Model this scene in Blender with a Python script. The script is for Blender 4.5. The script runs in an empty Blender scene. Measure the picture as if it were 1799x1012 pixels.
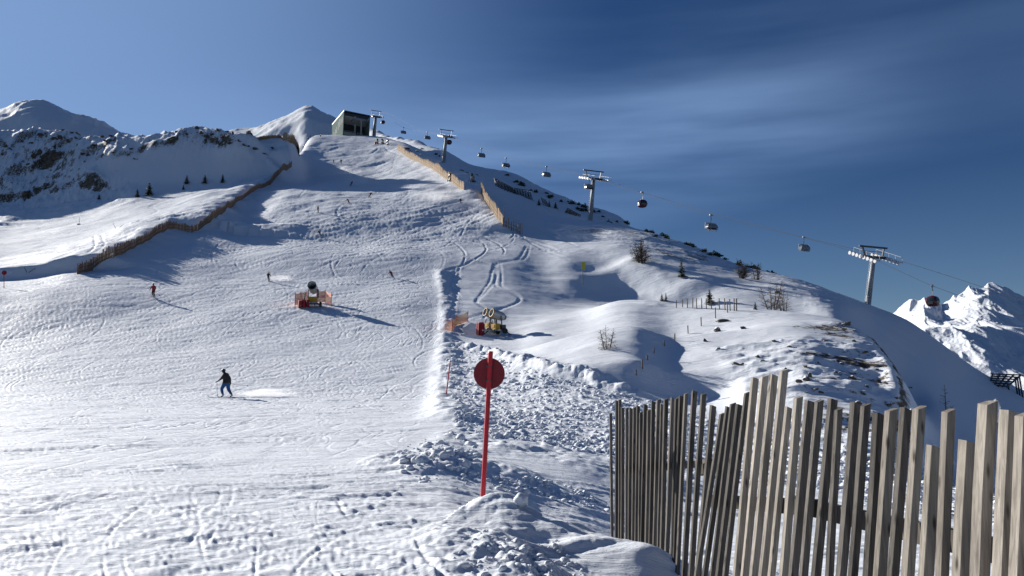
import bpy, bmesh, math, random
import numpy as np
from mathutils import Vector, Matrix
R = math.radians
scene = bpy.context.scene
# ---------------------------------------------------------------- camera, sky, sun, exposure
W0, H0, F0, YH = 1799.0, 1012.0, 1386.0, 660.0
PITCH = math.atan((YH - 506.0) / F0)
cam_data = bpy.data.cameras.new("camera")
cam = bpy.data.objects.new("camera", cam_data)
scene.collection.objects.link(cam)
cam_data.sensor_width = 36.0
cam_data.lens = 36.0 * F0 / W0
cam_data.clip_start = 0.1
cam_data.clip_end = 30000.0
cam.location = (0, 0, 0)
cam.rotation_euler = (R(90) + PITCH, 0, 0)
scene.camera = cam

SUN_AZ, SUN_EL = 50.0, 21.5        # degrees left of the view direction, height
world = bpy.data.worlds.new("World")
scene.world = world
world.use_nodes = True
nt = world.node_tree
nt.nodes.clear()
out = nt.nodes.new('ShaderNodeOutputWorld')
bg = nt.nodes.new('ShaderNodeBackground')
sky = nt.nodes.new('ShaderNodeTexSky')
sky.sky_type = 'NISHITA'
sky.sun_disc = False
sky.sun_elevation = R(SUN_EL)
sky.sun_rotation = R(-SUN_AZ)
sky.altitude = 2300
sky.air_density = 1.0
sky.dust_density = 0.15
sky.ozone_density = 2.6
bg.inputs['Strength'].default_value = 0.05
# the sky: Nishita, thin cirrus veils (stretched noise over the view direction) and the bright air round the sun
N_ = nt.nodes.new; lk = nt.links.new
SDIR = Vector((-math.sin(R(SUN_AZ)) * math.cos(R(SUN_EL)), math.cos(R(SUN_AZ)) * math.cos(R(SUN_EL)), math.sin(R(SUN_EL))))
hs = N_('ShaderNodeHueSaturation'); hs.inputs['Saturation'].default_value = 1.26; hs.inputs['Hue'].default_value = 0.512; hs.inputs['Value'].default_value = 0.64
lk(sky.outputs[0], hs.inputs['Color'])
tc = N_('ShaderNodeTexCoord')
def veil(rot, scl, nscale, lo, hi, top, off=(0, 0, 0)):
    mp = N_('ShaderNodeMapping'); mp.inputs['Rotation'].default_value = tuple(R(a) for a in rot); mp.inputs['Scale'].default_value = scl; mp.inputs['Location'].default_value = off
    nz = N_('ShaderNodeTexNoise'); nz.inputs['Scale'].default_value = nscale; nz.inputs['Detail'].default_value = 5; nz.inputs['Roughness'].default_value = 0.5
    cr = N_('ShaderNodeMapRange'); cr.interpolation_type = 'SMOOTHSTEP'
    cr.inputs['From Min'].default_value = lo; cr.inputs['From Max'].default_value = hi; cr.inputs['To Max'].default_value = top
    lk(tc.outputs['Generated'], mp.inputs['Vector']); lk(mp.outputs[0], nz.inputs['Vector']); lk(nz.outputs['Fac'], cr.inputs['Value'])
    return cr.outputs[0]
def band(nrm, c, w, top):            # a broad veil: great-circle band with soft sides
    d = N_('ShaderNodeVectorMath'); d.operation = 'DOT_PRODUCT'; d.inputs[1].default_value = Vector(nrm).normalized()
    lk(tc.outputs['Generated'], d.inputs[0])
    s1 = N_('ShaderNodeMath'); s1.operation = 'SUBTRACT'; lk(d.outputs['Value'], s1.inputs[0]); s1.inputs[1].default_value = c
    ab = N_('ShaderNodeMath'); ab.operation = 'ABSOLUTE'; lk(s1.outputs[0], ab.inputs[0])
    mr = N_('ShaderNodeMapRange'); mr.interpolation_type = 'SMOOTHSTEP'; mr.inputs['From Min'].default_value = w; mr.inputs['From Max'].default_value = 0; mr.inputs['To Max'].default_value = top
    lk(ab.outputs[0], mr.inputs['Value'])
    return mr.outputs[0]
def mathn(op, a, b):
    m = N_('ShaderNodeMath'); m.operation = op
    for i, v in enumerate((a, b)):
        if isinstance(v, (int, float)): m.inputs[i].default_value = v
        else: lk(v, m.inputs[i])
    return m.outputs[0]
def skydir(px, py):
    u, t = (px - 899.5) / 1386.0, (660 - py) / 1386.0
    return Vector((u, 1, t)).normalized()
v1 = veil((0, -16, 10), (0.7, 0.9, 6.5), 1.7, 0.28, 0.72, 1.0)
n1 = skydir(950, 290).cross(skydir(1799, 130))
dsv = N_('ShaderNodeVectorMath'); dsv.operation = 'DOT_PRODUCT'; dsv.inputs[1].default_value = skydir(850, 330); lk(tc.outputs['Generated'], dsv.inputs[0])
fv = N_('ShaderNodeMapRange'); fv.interpolation_type = 'SMOOTHSTEP'; fv.inputs['From Min'].default_value = 0.84; fv.inputs['From Max'].default_value = 1.0; fv.inputs['To Min'].default_value = 0.14; lk(dsv.outputs['Value'], fv.inputs['Value'])
b1 = mathn('MULTIPLY', mathn('MULTIPLY', band(n1, 0.0, 0.13, 0.62), v1), fv.outputs[0])
n2 = skydir(300, 300).cross(skydir(900, 130))
b2 = mathn('MULTIPLY', band(n2, 0.0, 0.14, 0.12), v1)
ds = N_('ShaderNodeVectorMath'); ds.operation = 'DOT_PRODUCT'; ds.inputs[1].default_value = SDIR; lk(tc.outputs['Generated'], ds.inputs[0])
au = N_('ShaderNodeMapRange'); au.interpolation_type = 'SMOOTHSTEP'; au.inputs['From Min'].default_value = 0.58; au.inputs['From Max'].default_value = 1.1; au.inputs['To Max'].default_value = 0.66
lk(ds.outputs['Value'], au.inputs['Value'])
sep = N_('ShaderNodeSeparateXYZ'); lk(tc.outputs['Generated'], sep.inputs[0])
hz = N_('ShaderNodeMapRange'); hz.interpolation_type = 'SMOOTHSTEP'; hz.inputs['From Min'].default_value = 0.32; hz.inputs['From Max'].default_value = -0.02; hz.inputs['To Max'].default_value = 0.13
lk(sep.outputs['Z'], hz.inputs['Value'])
tot = mathn('MAXIMUM', mathn('ADD', au.outputs[0], mathn('ADD', b1, b2)), hz.outputs[0])
mx = N_('ShaderNodeMix'); mx.data_type = 'RGBA'; mx.clamp_factor = True
mx.inputs[7].default_value = (4.5, 7.1, 11.8, 1)
lk(tot, mx.inputs[0]); lk(hs.outputs[0], mx.inputs[6]); lk(mx.outputs[2], bg.inputs['Color']); lk(bg.outputs[0], out.inputs['Surface'])

sd = bpy.data.lights.new("sun", 'SUN')
sd.energy = 5.0
sd.angle = R(0.5)
sd.color = (1.0, 0.95, 0.87)
sun = bpy.data.objects.new("sun", sd)
scene.collection.objects.link(sun)
SDIR = Vector((-math.sin(R(SUN_AZ)) * math.cos(R(SUN_EL)), math.cos(R(SUN_AZ)) * math.cos(R(SUN_EL)), math.sin(R(SUN_EL))))
sun.rotation_euler = SDIR.to_track_quat('Z', 'Y').to_euler()
sun.location = SDIR * 100

scene.render.engine = 'CYCLES'
scene.view_settings.view_transform = 'Standard'
scene.view_settings.look = 'None'
scene.view_settings.exposure = 0.6
scene.view_settings.gamma = 1.0
scene.cycles.max_bounces = 5
scene.cycles.diffuse_bounces = 1
scene.cycles.volume_bounces = 5

# ---------------------------------------------------------------- projection helpers
CP, SP = math.cos(PITCH), math.sin(PITCH)
def ray(px, py):                      # picture point -> (u, t): x and z per metre of depth
    cx = (px - W0 / 2) / F0; cy = (H0 / 2 - py) / F0
    d = CP - cy * SP
    return cx / d, (SP + cy * CP) / d
def project(u, t):
    d = CP + t * SP
    return u / d * F0 + W0 / 2, H0 / 2 - (-SP + t * CP) / d * F0
def at(px, py, D):
    u, t = ray(px, py)
    return Vector((u * D, D, t * D))

# ---------------------------------------------------------------- numpy noise
_rs = np.random.RandomState(7)
_TAB = _rs.rand(256, 256)
def vnoise(x, y, seed=0):
    x = x + seed * 17.31; y = y + seed * 9.73
    xi = np.floor(x).astype(np.int64); yi = np.floor(y).astype(np.int64)
    fx = x - xi; fy = y - yi
    fx = fx * fx * fx * (fx * (fx * 6 - 15) + 10); fy = fy * fy * fy * (fy * (fy * 6 - 15) + 10)
    a = _TAB[xi & 255, yi & 255]; b = _TAB[(xi + 1) & 255, yi & 255]
    c = _TAB[xi & 255, (yi + 1) & 255]; d = _TAB[(xi + 1) & 255, (yi + 1) & 255]
    return (a + (b - a) * fx + (c - a) * fy + (a - b - c + d) * fx * fy) * 2 - 1
def fbm(x, y, wl, octv=4, gain=0.5, seed=0):
    r = 0; amp = 1.0; tot = 0; f = 1.0 / wl; ca, sa = math.cos(0.6), math.sin(0.6)
    for i in range(octv):
        r = r + amp * vnoise(x * f, y * f, seed + i * 3); tot += amp
        x, y = x * ca - y * sa, x * sa + y * ca
        amp *= gain; f *= 2.03
    return r / tot
def ridged(x, y, wl, octv=5, gain=0.5, seed=0):
    r = 0; amp = 1.0; tot = 0; f = 1.0 / wl; ca, sa = math.cos(0.9), math.sin(0.9)
    for i in range(octv):
        n = 1 - np.abs(vnoise(x * f, y * f, seed + i * 5)) * 2
        r = r + amp * n; tot += amp
        x, y = x * ca - y * sa, x * sa + y * ca
        amp *= gain; f *= 2.1
    return r / tot
def sstep(a, b, x):
    k = np.clip((x - a) / (b - a), 0, 1)
    return k * k * (3 - 2 * k)
def pchip(xk, yk, x):
    h = np.diff(xk); dl = np.diff(yk) / h; n = len(xk)
    m = np.zeros(n)
    m[0] = dl[0]; m[-1] = dl[-1]
    ok = dl[:-1] * dl[1:] > 0
    w1 = 2 * h[1:] + h[:-1]; w2 = h[1:] + 2 * h[:-1]
    with np.errstate(all='ignore'):
        v = (w1 + w2) / (w1 / dl[:-1] + w2 / dl[1:])
    m[1:-1] = np.where(ok, v, 0)
    i = np.clip(np.searchsorted(xk, x) - 1, 0, n - 2)
    t = np.clip((x - xk[i]) / h[i], 0, 1)
    return ((1 + 2 * t) * (1 - t) ** 2) * yk[i] + t * (1 - t) ** 2 * h[i] * m[i] + t * t * (3 - 2 * t) * yk[i + 1] + t * t * (t - 1) * h[i] * m[i + 1]
def blur1(a, s, axis):
    if s <= 0: return a
    r = max(1, int(3 * s)); k = np.exp(-0.5 * (np.arange(-r, r + 1) / s) ** 2); k /= k.sum()
    p = np.pad(a, [(r, r) if ax == axis else (0, 0) for ax in range(2)], mode='edge')
    o = np.zeros_like(a); n = a.shape[axis]
    for j, w in enumerate(k):
        o += w * (p[j:j + n] if axis == 0 else p[:, j:j + n])
    return o
def blur(a, s): return blur1(blur1(a, s, 0), s, 1)

# ---------------------------------------------------------------- terrain: ridge and foot lines across the valley
Z = lambda z, D: ('z', z, D)
flat = [Z(-1.6, 3), Z(-1.62, 7), Z(-1.62, 11), Z(-1.6, 18), Z(-1.5, 30)]
COL = {
 -320: flat + [(700,47),(640,62),(580,78),(515,96),(500,110),(470,145),(440,185),(410,230),(385,268),(370,275),(320,300),(270,318),(250,326),(335,650),(215,900),Z(150,1500)],
 0: flat + [(700,47),(640,62),(580,78),(514,96),(498,108),(460,145),(425,185),(390,230),(362,265),(352,270),(300,290),(255,306),(240,314),(335,650),(200,900),Z(150,1500)],
 60: flat + [(700,47),(640,62),(580,78),(510,96),(495,108),(460,140),(425,180),(390,225),(360,262),(350,268),(300,287),(245,305),(228,312),(335,650),(181,900),Z(150,1500)],
 135: flat + [(700,47),(640,62),(580,78),(505,97),(488,106),(460,130),(425,168),(390,212),(355,255),(345,262),(290,280),(248,296),(232,304),(335,650),(205,900),Z(150,1500)],
 270: flat + [(700,47),(640,62),(580,78),(523,94),(488,108),(458,122),(415,150),(390,185),(360,220),(333,250),(290,264),(255,277),(243,284),(335,650),(247,900),Z(150,1500)],
 350: flat + [(700,47),(640,62),(580,78),(526,94),(488,110),(455,126),(410,150),(385,180),(352,222),(331,247),(285,259),(245,271),(222,282),(328,670),(246,900),Z(140,1350)],
 430: flat + [(700,47),(640,62),(580,78),(530,94),(490,112),(450,130),(428,144),(392,176),(345,225),(327,250),(285,257),(258,262),(238,270),(328,670),(231,900),Z(140,1350)],
 480: flat + [(700,47),(640,62),(580,78),(530,94),(490,112),(447,130),(426,146),(380,176),(338,220),(326,252),(290,260),(262,268),(238,281),(328,670),(212,880),Z(140,1350)],
 508: flat + [(700,47),(640,62),(580,78),(530,94),(490,112),(446,130),(425,147),(377,176),(336,216),(325,251),(291,256),(262,266),(239,278),(322,670),(202,875),Z(140,1350)],
 521: flat + [(700,47),(640,62),(580,78),(530,94),(490,112),(446,130),(425,147),(377,176),(336,217),(325,250),(291,262),(264,274),(241,288),(320,670),(196,872),Z(140,1350)],
 535: flat + [(700,47),(640,62),(580,78),(530,94),(490,112),(445,130),(425,148),(375,177),(335,218),(324,258),(292,300),(262,348),(238,410),(315,660),(190,860),Z(140,1350)],
 590: flat + [(700,47),(640,62),(580,78),(530,94),(490,112),(445,130),(425,148),(375,175),(335,222),(320,264),(292,308),(262,356),(238,416),(310,660),(214,860),Z(140,1350)],
 660: flat + [(700,47),(640,62),(580,78),(530,94),(490,112),(445,130),(425,148),(375,175),(335,222),(318,262),(292,305),(262,352),(238,414),(285,500),(233,700),Z(140,1350)],
 700: flat + [(700,47),(640,62),(580,78),(530,94),(490,112),(445,130),(425,148),(375,175),(335,216),(318,250),(292,295),(264,342),(248,372),(262,450),(240,560),Z(125,900)],
 775:  flat + [(700,47),(640,62),(585,78),(535,94),(492,112),(450,130),(422,150),(378,175),(338,202),(320,230),(300,266),(290,300),(286,322),(284,335),(263,410),Z(90,800)],
 830: [Z(-1.6,3),Z(-1.66,7),Z(-1.72,11),Z(-1.72,18),Z(-1.6,30),(700,46),(645,60),(595,76),(538,93),(494,112),(452,130),(424,150),(385,172),(345,200),(323,224),(316,240),(309,260),(304,285),(303,300),(292,385),Z(75,700)],
 900: [Z(-1.6,3),Z(-1.7,7),Z(-1.88,11),Z(-1.85,18),Z(-1.75,30),(698,46),(645,58),(592,78),(542,95),(498,112),(456,130),(430,147),(400,165),(376,182),(362,200),(352,218),(344,235),(338,252),(339,268),(306,368),Z(60,650)],
 950:  [Z(-1.6,3),Z(-1.8,7),Z(-2.1,11),Z(-1.95,18),Z(-1.85,30),(698,45),(645,57),(592,74),(545,95),(512,110),(470,127),(440,144),(410,162),(388,182),(376,200),(368,218),(362,232),(358,244),(364,262),(330,345),Z(50,620)],
 1000: [Z(-1.6,3),Z(-1.85,7),Z(-2.2,11),Z(-2.05,18),Z(-1.95,30),(698,45),(645,57),(596,72),(545,95),(526,108),(482,122),(448,137),(422,153),(402,173),(390,192),(382,208),(377,221),(375,230),(386,262),(352,328),Z(40,600)],
 1100: [Z(-1.65,3),Z(-1.95,7),Z(-2.45,11),Z(-2.35,18),Z(-2.2,30),(712,44),(660,54),(604,66),(528,97),(535,109),(520,119),(480,125),(440,136),(418,154),(408,172),(402,188),(399,202),(397,213),(412,268),(389,305),Z(25,560)],
 1200: [Z(-1.7,3),Z(-2.0,7),Z(-2.5,11),Z(-2.55,18),Z(-2.5,30),(735,40),(705,50),(650,60),(537,93),(548,106),(526,112),(496,117),(470,125),(449,139),(437,151),(431,161),(427,170),(425,178),Z(20,215),Z(0,300),Z(-30,560)],
 1300: [Z(-1.7,3),Z(-2.0,7),Z(-2.5,11),Z(-2.65,18),Z(-2.8,28),(765,34),(725,43),(650,56),(544,86),(562,99),(534,104),(512,109),(492,119),(479,131),(472,140),(467,146),(464,151),(463,155),Z(8,195),Z(-15,290),Z(-60,560)],
 1400: [Z(-1.7,3),Z(-2.0,7),Z(-2.5,11),Z(-2.7,18),Z(-2.9,26),(770,32),(725,40),(650,52),(555,79),(580,94),(546,101),(525,105),(510,110),(500,118),(494,126),(490,134),(488,139),(487,142),Z(0,180),Z(-30,280),Z(-90,560)],
 1480: [Z(-1.7,3),Z(-2.0,7),Z(-2.5,11),Z(-2.75,18),Z(-3.0,25),(785,30),(740,38),(665,50),(569,74),(600,91),(568,96),(548,100),(534,105),(526,112),(521,119),(518,127),(516,131),(515,134),Z(-3,172),Z(-40,270),Z(-110,560)],
 1540: [Z(-1.7,3),Z(-2.0,7),Z(-2.5,11),Z(-2.8,18),Z(-3.1,24),(800,28),(755,36),(690,48),(605,64),(650,86),(602,96),(576,106),(558,115),(549,121),(543,125),(539,127),(537,129),(536,130),Z(-6,172),Z(-45,265),Z(-120,560)],
 1585: [Z(-1.7,3),Z(-2.0,7),Z(-2.5,11),Z(-2.8,18),Z(-3.2,24),(820,27),(785,34),(735,43),(668,53),(715,76),(640,94),(606,106),(583,115),(570,120),(562,123),(557,125),(554,127),(552,128),Z(-10,170),Z(-50,260),Z(-130,560)],
 1650: [Z(-1.7,3),Z(-2.0,7),Z(-2.5,11),Z(-2.9,18),Z(-3.4,24),(850,27),(830,33),(800,42),(772,54),(735,74),(685,90),(652,103),(629,112),(615,117),(607,120),(602,122),(599,124),(597,126),Z(-18,168),Z(-60,250),Z(-150,560)],
 1720: [Z(-1.7,3),Z(-2.0,7),Z(-2.5,11),Z(-3.0,18),Z(-3.6,24),(870,27),(850,34),(830,44),(806,57),(770,74),(732,88),(702,100),(681,109),(668,115),(660,119),(655,121),(651,123),(649,124),Z(-28,166),Z(-70,240),Z(-170,560)],
 1799: [Z(-1.7,3),Z(-2.0,7),Z(-2.5,11),Z(-3.1,18),Z(-3.9,24),(890,27),(880,34),(868,44),(845,56),(812,71),(780,84),(752,96),(730,104),(716,110),(707,114),(701,117),(697,119),(694,121),Z(-36,160),Z(-80,230),Z(-190,560)],
 2120: [Z(-1.7,3),Z(-2.0,7),Z(-2.5,11),Z(-3.3,18),Z(-4.3,24),(985,27),(980,34),(975,44),(965,56),(945,71),(925,86),(905,100),(890,111),(878,118),(870,124),(865,128),(861,131),(858,134),Z(-60,170),Z(-110,230),Z(-230,560)],
}
def _tz(px, e):                                 # any line entry -> (tangent, depth)
    return (e[1] / e[2], e[2]) if e[0] == 'z' else (ray(px, e[0])[1], e[1])
for px_, L_ in COL.items():                     # the ground falls away behind the near crest
    (t7, d7), (t8, d8) = _tz(px_, L_[17]), _tz(px_, L_[18])
    if px_ <= 521: L_ = L_[:18] + [Z(t7 * d7 - (8 if px_ < 450 else 3 if px_ < 500 else -1.5 if px_ < 515 else -4), d7 * 1.10)] + L_[18:]
    else:
        dm = math.sqrt(d7 * d8); L_ = L_[:18] + [Z((t7 + t8) / 2 * dm, dm)] + L_[18:]
    COL[px_] = L_
K = 22
NU, NS = 1340, 1150
UMIN, UMAX = -0.86, 0.86
SMIN, SMAX = math.log(3.0), math.log(1400.0)
Ug = np.linspace(UMIN, UMAX, NU); Sg = np.linspace(SMIN, SMAX, NS)
cols = sorted(COL)
lineS = np.zeros((K, NU)); lineT = np.zeros((K, NU))
for k in range(K):
    us, ss, ts = [], [], []
    for px in cols:
        e = COL[px][k]
        if e[0] == 'z':
            u = ray(px, 660)[0]; t = e[1] / e[2]; D = e[2]
        else:
            u, t = ray(px, e[0]); D = e[1]
        us.append(u); ss.append(math.log(D)); ts.append(t)
    us = np.array(us)
    lineS[k] = pchip(us, np.array(ss), Ug); lineT[k] = pchip(us, np.array(ts), Ug)
Tg = np.zeros((NS, NU))
for j in range(NU):
    sk = np.maximum.accumulate(lineS[:, j] + np.arange(K) * 1e-4)
    Tg[:, j] = pchip(sk, lineT[:, j], Sg)
Tg = blur1(Tg, 5, 1); Tg = blur1(Tg, 2.0, 0)
DD = np.exp(Sg)[:, None] * np.ones((1, NU))
XX = Ug[None, :] * DD
HH = Tg * DD                                   # height above the eye

def grid_at(G, x, y):
    s = (math.log(max(y, 3.001)) - SMIN) / (SMAX - SMIN) * (NS - 1); u = (x / y - UMIN) / (UMAX - UMIN) * (NU - 1)
    i = min(max(int(s), 0), NS - 2); j = min(max(int(u), 0), NU - 2); a = s - i; b = u - j
    return (G[i, j] * (1 - b) + G[i, j + 1] * b) * (1 - a) + (G[i + 1, j] * (1 - b) + G[i + 1, j + 1] * b) * a
def hit(px, py, dmin=5.0, dmax=1300.0):        # where the sight line meets the ground
    u, t = ray(px, py)
    j = int(round((u - UMIN) / (UMAX - UMIN) * (NU - 1))); j = min(max(j, 0), NU - 1)
    D = DD[:, 0]; sel = (D >= dmin) & (D <= dmax)
    tt = HH[:, j] / D
    idx = np.where(sel & (tt >= t))[0]
    if len(idx) == 0:
        idx2 = np.where(sel)[0]; i = idx2[np.argmax(tt[idx2])]; d = D[i]
    else:
        i = idx[0]; d = D[i]
        if i > 0 and tt[i] > tt[i - 1]:
            a = (t - tt[i - 1]) / (tt[i] - tt[i - 1]); d = D[i - 1] + (D[i] - D[i - 1]) * min(max(a, 0), 1)
    return u * d, d
def gz(x, y): return float(grid_at(HH, x, y)) if y > 3 else -1.6
def ground(px, py, dmin=5.0, dmax=1300.0):
    x, y = hit(px, py, dmin, dmax)
    return Vector((x, y, gz(x, y)))

PX, PY = project(XX / DD, Tg)
def mask(poly, feather=6.0, dmin=0, dmax=2000):
    sc = 4.0; w, h = 560, 300; ox, oy = -200, -80
    gy, gx = np.mgrid[0:h, 0:w]; gx = gx * sc + ox; gy = gy * sc + oy
    ins = np.zeros((h, w), bool); n = len(poly)
    for a in range(n):
        x0, y0 = poly[a]; x1, y1 = poly[(a + 1) % n]
        if y0 == y1: continue
        c = ((gy >= min(y0, y1)) & (gy < max(y0, y1))) & (gx < (x1 - x0) * (gy - y0) / (y1 - y0) + x0)
        ins ^= c
    m = blur(ins.astype(float), max(feather / sc, 0.5))
    fx = np.clip((PX - ox) / sc, 0, w - 1.01); fy = np.clip((PY - oy) / sc, 0, h - 1.01)
    ix = fx.astype(int); iy = fy.astype(int); a = fx - ix; b = fy - iy
    v = (m[iy, ix] * (1 - a) + m[iy, ix + 1] * a) * (1 - b) + (m[iy + 1, ix] * (1 - a) + m[iy + 1, ix + 1] * a) * b
    return v * (DD >= dmin) * (DD <= dmax)
def ridge(pts, h, wl, wr, rough=0.0, roughwl=1.0, ends=2.0):
    """raise a bank along world points; wl/wr = half widths left and right of its run"""
    P = [(p[0], p[1]) for p in pts]
    best = np.full(DD.shape, 1e9); sgn = np.ones(DD.shape); par = np.zeros(DD.shape)
    tot = 0; L = []
    for a, b in zip(P[:-1], P[1:]):
        L.append(math.hypot(b[0] - a[0], b[1] - a[1]))
    T = sum(L); m = 3 * max(wl, wr) + 1
    x0 = min(p[0] for p in P) - m; x1 = max(p[0] for p in P) + m; y0 = min(p[1] for p in P) - m; y1 = max(p[1] for p in P) + m
    rows = np.where((DD[:, 0] >= y0) & (DD[:, 0] <= y1))[0]
    if len(rows) == 0: return
    r0, r1 = rows[0], rows[-1] + 1
    X = XX[r0:r1]; Y = DD[r0:r1]; bs = np.full(X.shape, 1e9); sg = np.ones(X.shape); pr = np.zeros(X.shape)
    for (a, b, l) in zip(P[:-1], P[1:], L):
        dx, dy = (b[0] - a[0]) / l, (b[1] - a[1]) / l
        q = (X - a[0]) * dx + (Y - a[1]) * dy; qc = np.clip(q, 0, l)
        ex = X - a[0] - dx * qc; ey = Y - a[1] - dy * qc; d = np.hypot(ex, ey)
        c = dx * (Y - a[1]) - dy * (X - a[0]); up = d < bs
        bs = np.where(up, d, bs); sg = np.where(up, np.sign(c), sg); pr = np.where(up, tot + qc, pr); tot += l
    w = np.where(sg > 0, wl, wr)
    e = sstep(0, ends, pr) * sstep(0, ends, T - pr) if ends > 0 else 1
    hh = h * np.exp(-(bs / w) ** 2) * e
    if rough: hh = hh * (1 + rough * fbm(X, Y, roughwl, 3, 0.6, 11))
    HH[r0:r1] += hh
# ---------------------------------------------------------------- masks of ground kinds
M_piste = mask([(-200,560),(0,512),(160,492),(330,470),(352,410),(440,345),(505,300),(528,262),(500,240),(600,236),(700,258),(815,320),(840,330),(912,404),(800,440),(778,480),(775,740),(700,790),(700,1100),(-200,1100)], 8)
M_plough = mask([(790,600),(850,620),(960,660),(1060,690),(1150,712),(1300,740),(1900,800),(1900,1000),(1180,900),(1070,820),(940,800),(860,790),(760,850),(690,830),(760,775),(798,740),(782,640)], 7, 11)
M_rocky = mask([(-200,230),(60,215),(170,225),(245,240),(300,225),(350,215),(425,225),(430,240),(520,250),(500,300),(430,285),(360,262),(250,275),(150,300),(240,345),(130,355),(0,370),(-200,385)], 9, 150, 430)
M_knoll = mask([(1120,520),(1350,545),(1480,565),(1570,615),(1600,700),(1620,900),(1330,760),(1260,640),(1180,590)], 14, 25, 100)
M_near = sstep(34, 14, DD)

# banks, berms and mounds (world lines found on the ground)
G = lambda *p: [hit(a, b) for a, b in p]
ridge(G((772,470),(781,520),(783,560),(781,600),(777,650),(774,700),(780,735),(797,745)), 0.36, 1.2, 0.7, 0.6, 1.2)   # piste edge
ridge(G((795,600),(860,622),(960,655),(1060,680),(1150,702)), 0.45, 0.9, 1.1, 0.8, 0.8)                             # plough bank
ridge(G((700,262),(745,288),(800,322),(832,342),(868,382),(895,405)), 1.0, 2.0, 3.5, 0.4, 5)
ridge(G((150,478),(230,440),(300,404),(350,402),(420,350),(470,322),(500,296)), 2.6, 16.0, 5.0, 0.35, 9)
ridge([(-0.75,10.0),(-0.3,9.9),(0.4,9.3),(1.2,8.6),(2.0,8.0)], 0.40, 0.9, 0.7, 0.06, 0.8, 0.8)                          # mound at the marker
ridge([(-0.55,8.7),(-0.35,7.9),(0.1,7.0),(0.7,6.2),(1.3,5.5)], 0.12, 0.5, 0.6, 0.7, 0.25, 0.8)
ridge([(-1.5,16.5),(-0.6,15.5),(0.2,14)], 0.15, 1.3, 1.0, 0.7, 0.5, 1.0)
ridge([(-2.6,16),(-1.6,14.5),(-0.9,13)], 0.16, 0.8, 0.8, 0.9, 0.4, 1.0)
ridge([(-1.0,20.0),(1.5,19),(4.5,17.5)], 0.14, 0.9, 1.0, 0.8, 0.5, 1.0)
# gully shade left of the knoll, drop on the far slope
ridge(G((1040,600),(1090,640),(1140,690)), 1.4, 13, 5, 0.2, 6, 4)
ridge(G((1040,470),(1130,500),(1230,520)), 1.0, 14, 7, 0.3, 6, 5)

# broad roll, then finer relief by kind of ground
far = sstep(40, 90, DD)
HH += far * 0.9 * fbm(XX, DD, 34, 3, 0.5, 1) * (1 - 0.5 * M_piste)
HH += M_piste * far * 0.30 * fbm(XX, DD * 0.7, 11, 3, 0.55, 2)
HH += sstep(100, 200, DD) * M_piste * 0.5 * fbm(XX, DD * 0.8, 8, 3, 0.6, 22)
HH += (1 - M_piste) * far * 0.22 * fbm(XX * 0.6 + DD * 0.5, DD, 6, 4, 0.55, 3)
HH += sstep(12, 40, DD) * 0.05 * fbm(XX, DD, 2.6, 3, 0.55, 4)
HH += M_rocky * (5.0 * np.maximum(ridged(XX, DD, 30, 5, 0.55, 5), -0.2) - 0.8)
HH += M_rocky * 1.3 * np.abs(fbm(XX, DD, 5, 4, 0.6, 6))
lowl = mask([(-200,285),(60,290),(160,300),(250,318),(240,350),(130,372),(0,395),(-200,410)], 8, 180, 340)
HH += lowl * 1.5 * np.maximum(ridged(XX * .5, DD, 9, 4, .55, 77), -.1)
rel = ridged(XX * 0.55, DD * 1.1, 7.5, 5, 0.58, 8)
kr = M_knoll * sstep(-0.1, 0.35, fbm(XX, DD, 16, 2, 0.5, 9) + 0.2 * sstep(1250, 1450, PX) + 0.15 * sstep(1430, 1530, PX))
HH += kr * (0.52 * np.maximum(rel, -0.15) + 0.26 * np.maximum(ridged(XX * .45, DD * 1.3, 2.6, 4, .6, 71), -.1))
bandm = mask([(930,345),(1140,400),(1300,458),(1420,485),(1500,520),(1480,550),(1300,480),(1150,440),(950,410)], 10, 95, 260)
HH += bandm * .22 * np.maximum(ridged(XX * .5, DD, 3.2, 4, .6, 72), -.1)
HH += sstep(160, 260, DD) * sstep(480, 380, DD) * sstep(680, 760, PX) * (1 - M_piste) * 0.7 * ridged(XX, DD, 12, 4, 0.55, 12)
HH += sstep(600, 800, DD) * 9 * ridged(XX, DD, 90, 5, 0.5, 13)
HH += sstep(430, 480, DD) * sstep(700, 600, DD) * 2.0 * ridged(XX, DD, 22, 5, 0.55, 14)
# ploughed lumps
lump = np.abs(fbm(XX, DD, 0.6, 3, 0.65, 15)); lump2 = np.maximum(fbm(XX, DD, 0.33, 2, 0.6, 16), 0)
HH += M_plough * (0.4+0.6*sstep(16,26,DD)) * (0.11 * lump + 0.10 * lump2 + 0.10 * np.abs(fbm(XX, DD, 2.2, 2, 0.5, 17)))
# near field: chopped-up crust, ski ruts
def streak(x, y, ang, al, ac, octv, gain, seed):
    ca, sa = math.cos(R(ang)), math.sin(R(ang)); p = x * ca + y * sa; q = -x * sa + y * ca
    return fbm(p * ac / al, q, ac, octv, gain, seed)
pt1 = sstep(-.15, .35, streak(XX, DD, 25, 5.0, 1.6, 3, .5, 91)); pt2 = sstep(-.05, .35, fbm(XX, DD, 1.8, 3, .55, 92))
HH += M_near * (0.035 * fbm(XX, DD, 2.2, 2, 0.5, 20) + 0.006 * fbm(XX, DD, 0.12, 3, 0.65, 81) * (.3 + pt2)
      + 0.050 * pt1 * streak(XX, DD, 22, 1.1, 0.20, 4, .6, 93) + 0.018 * pt2 * np.maximum(streak(XX, DD, 30, .45, 0.16, 3, .6, 94), -.1))
HH += sstep(13, 22, DD) * sstep(110, 60, DD) * M_piste * (.25 + .75 * pt1) * 0.07 * streak(XX, DD, 25, 4.5, .8, 4, .6, 95)
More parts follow.
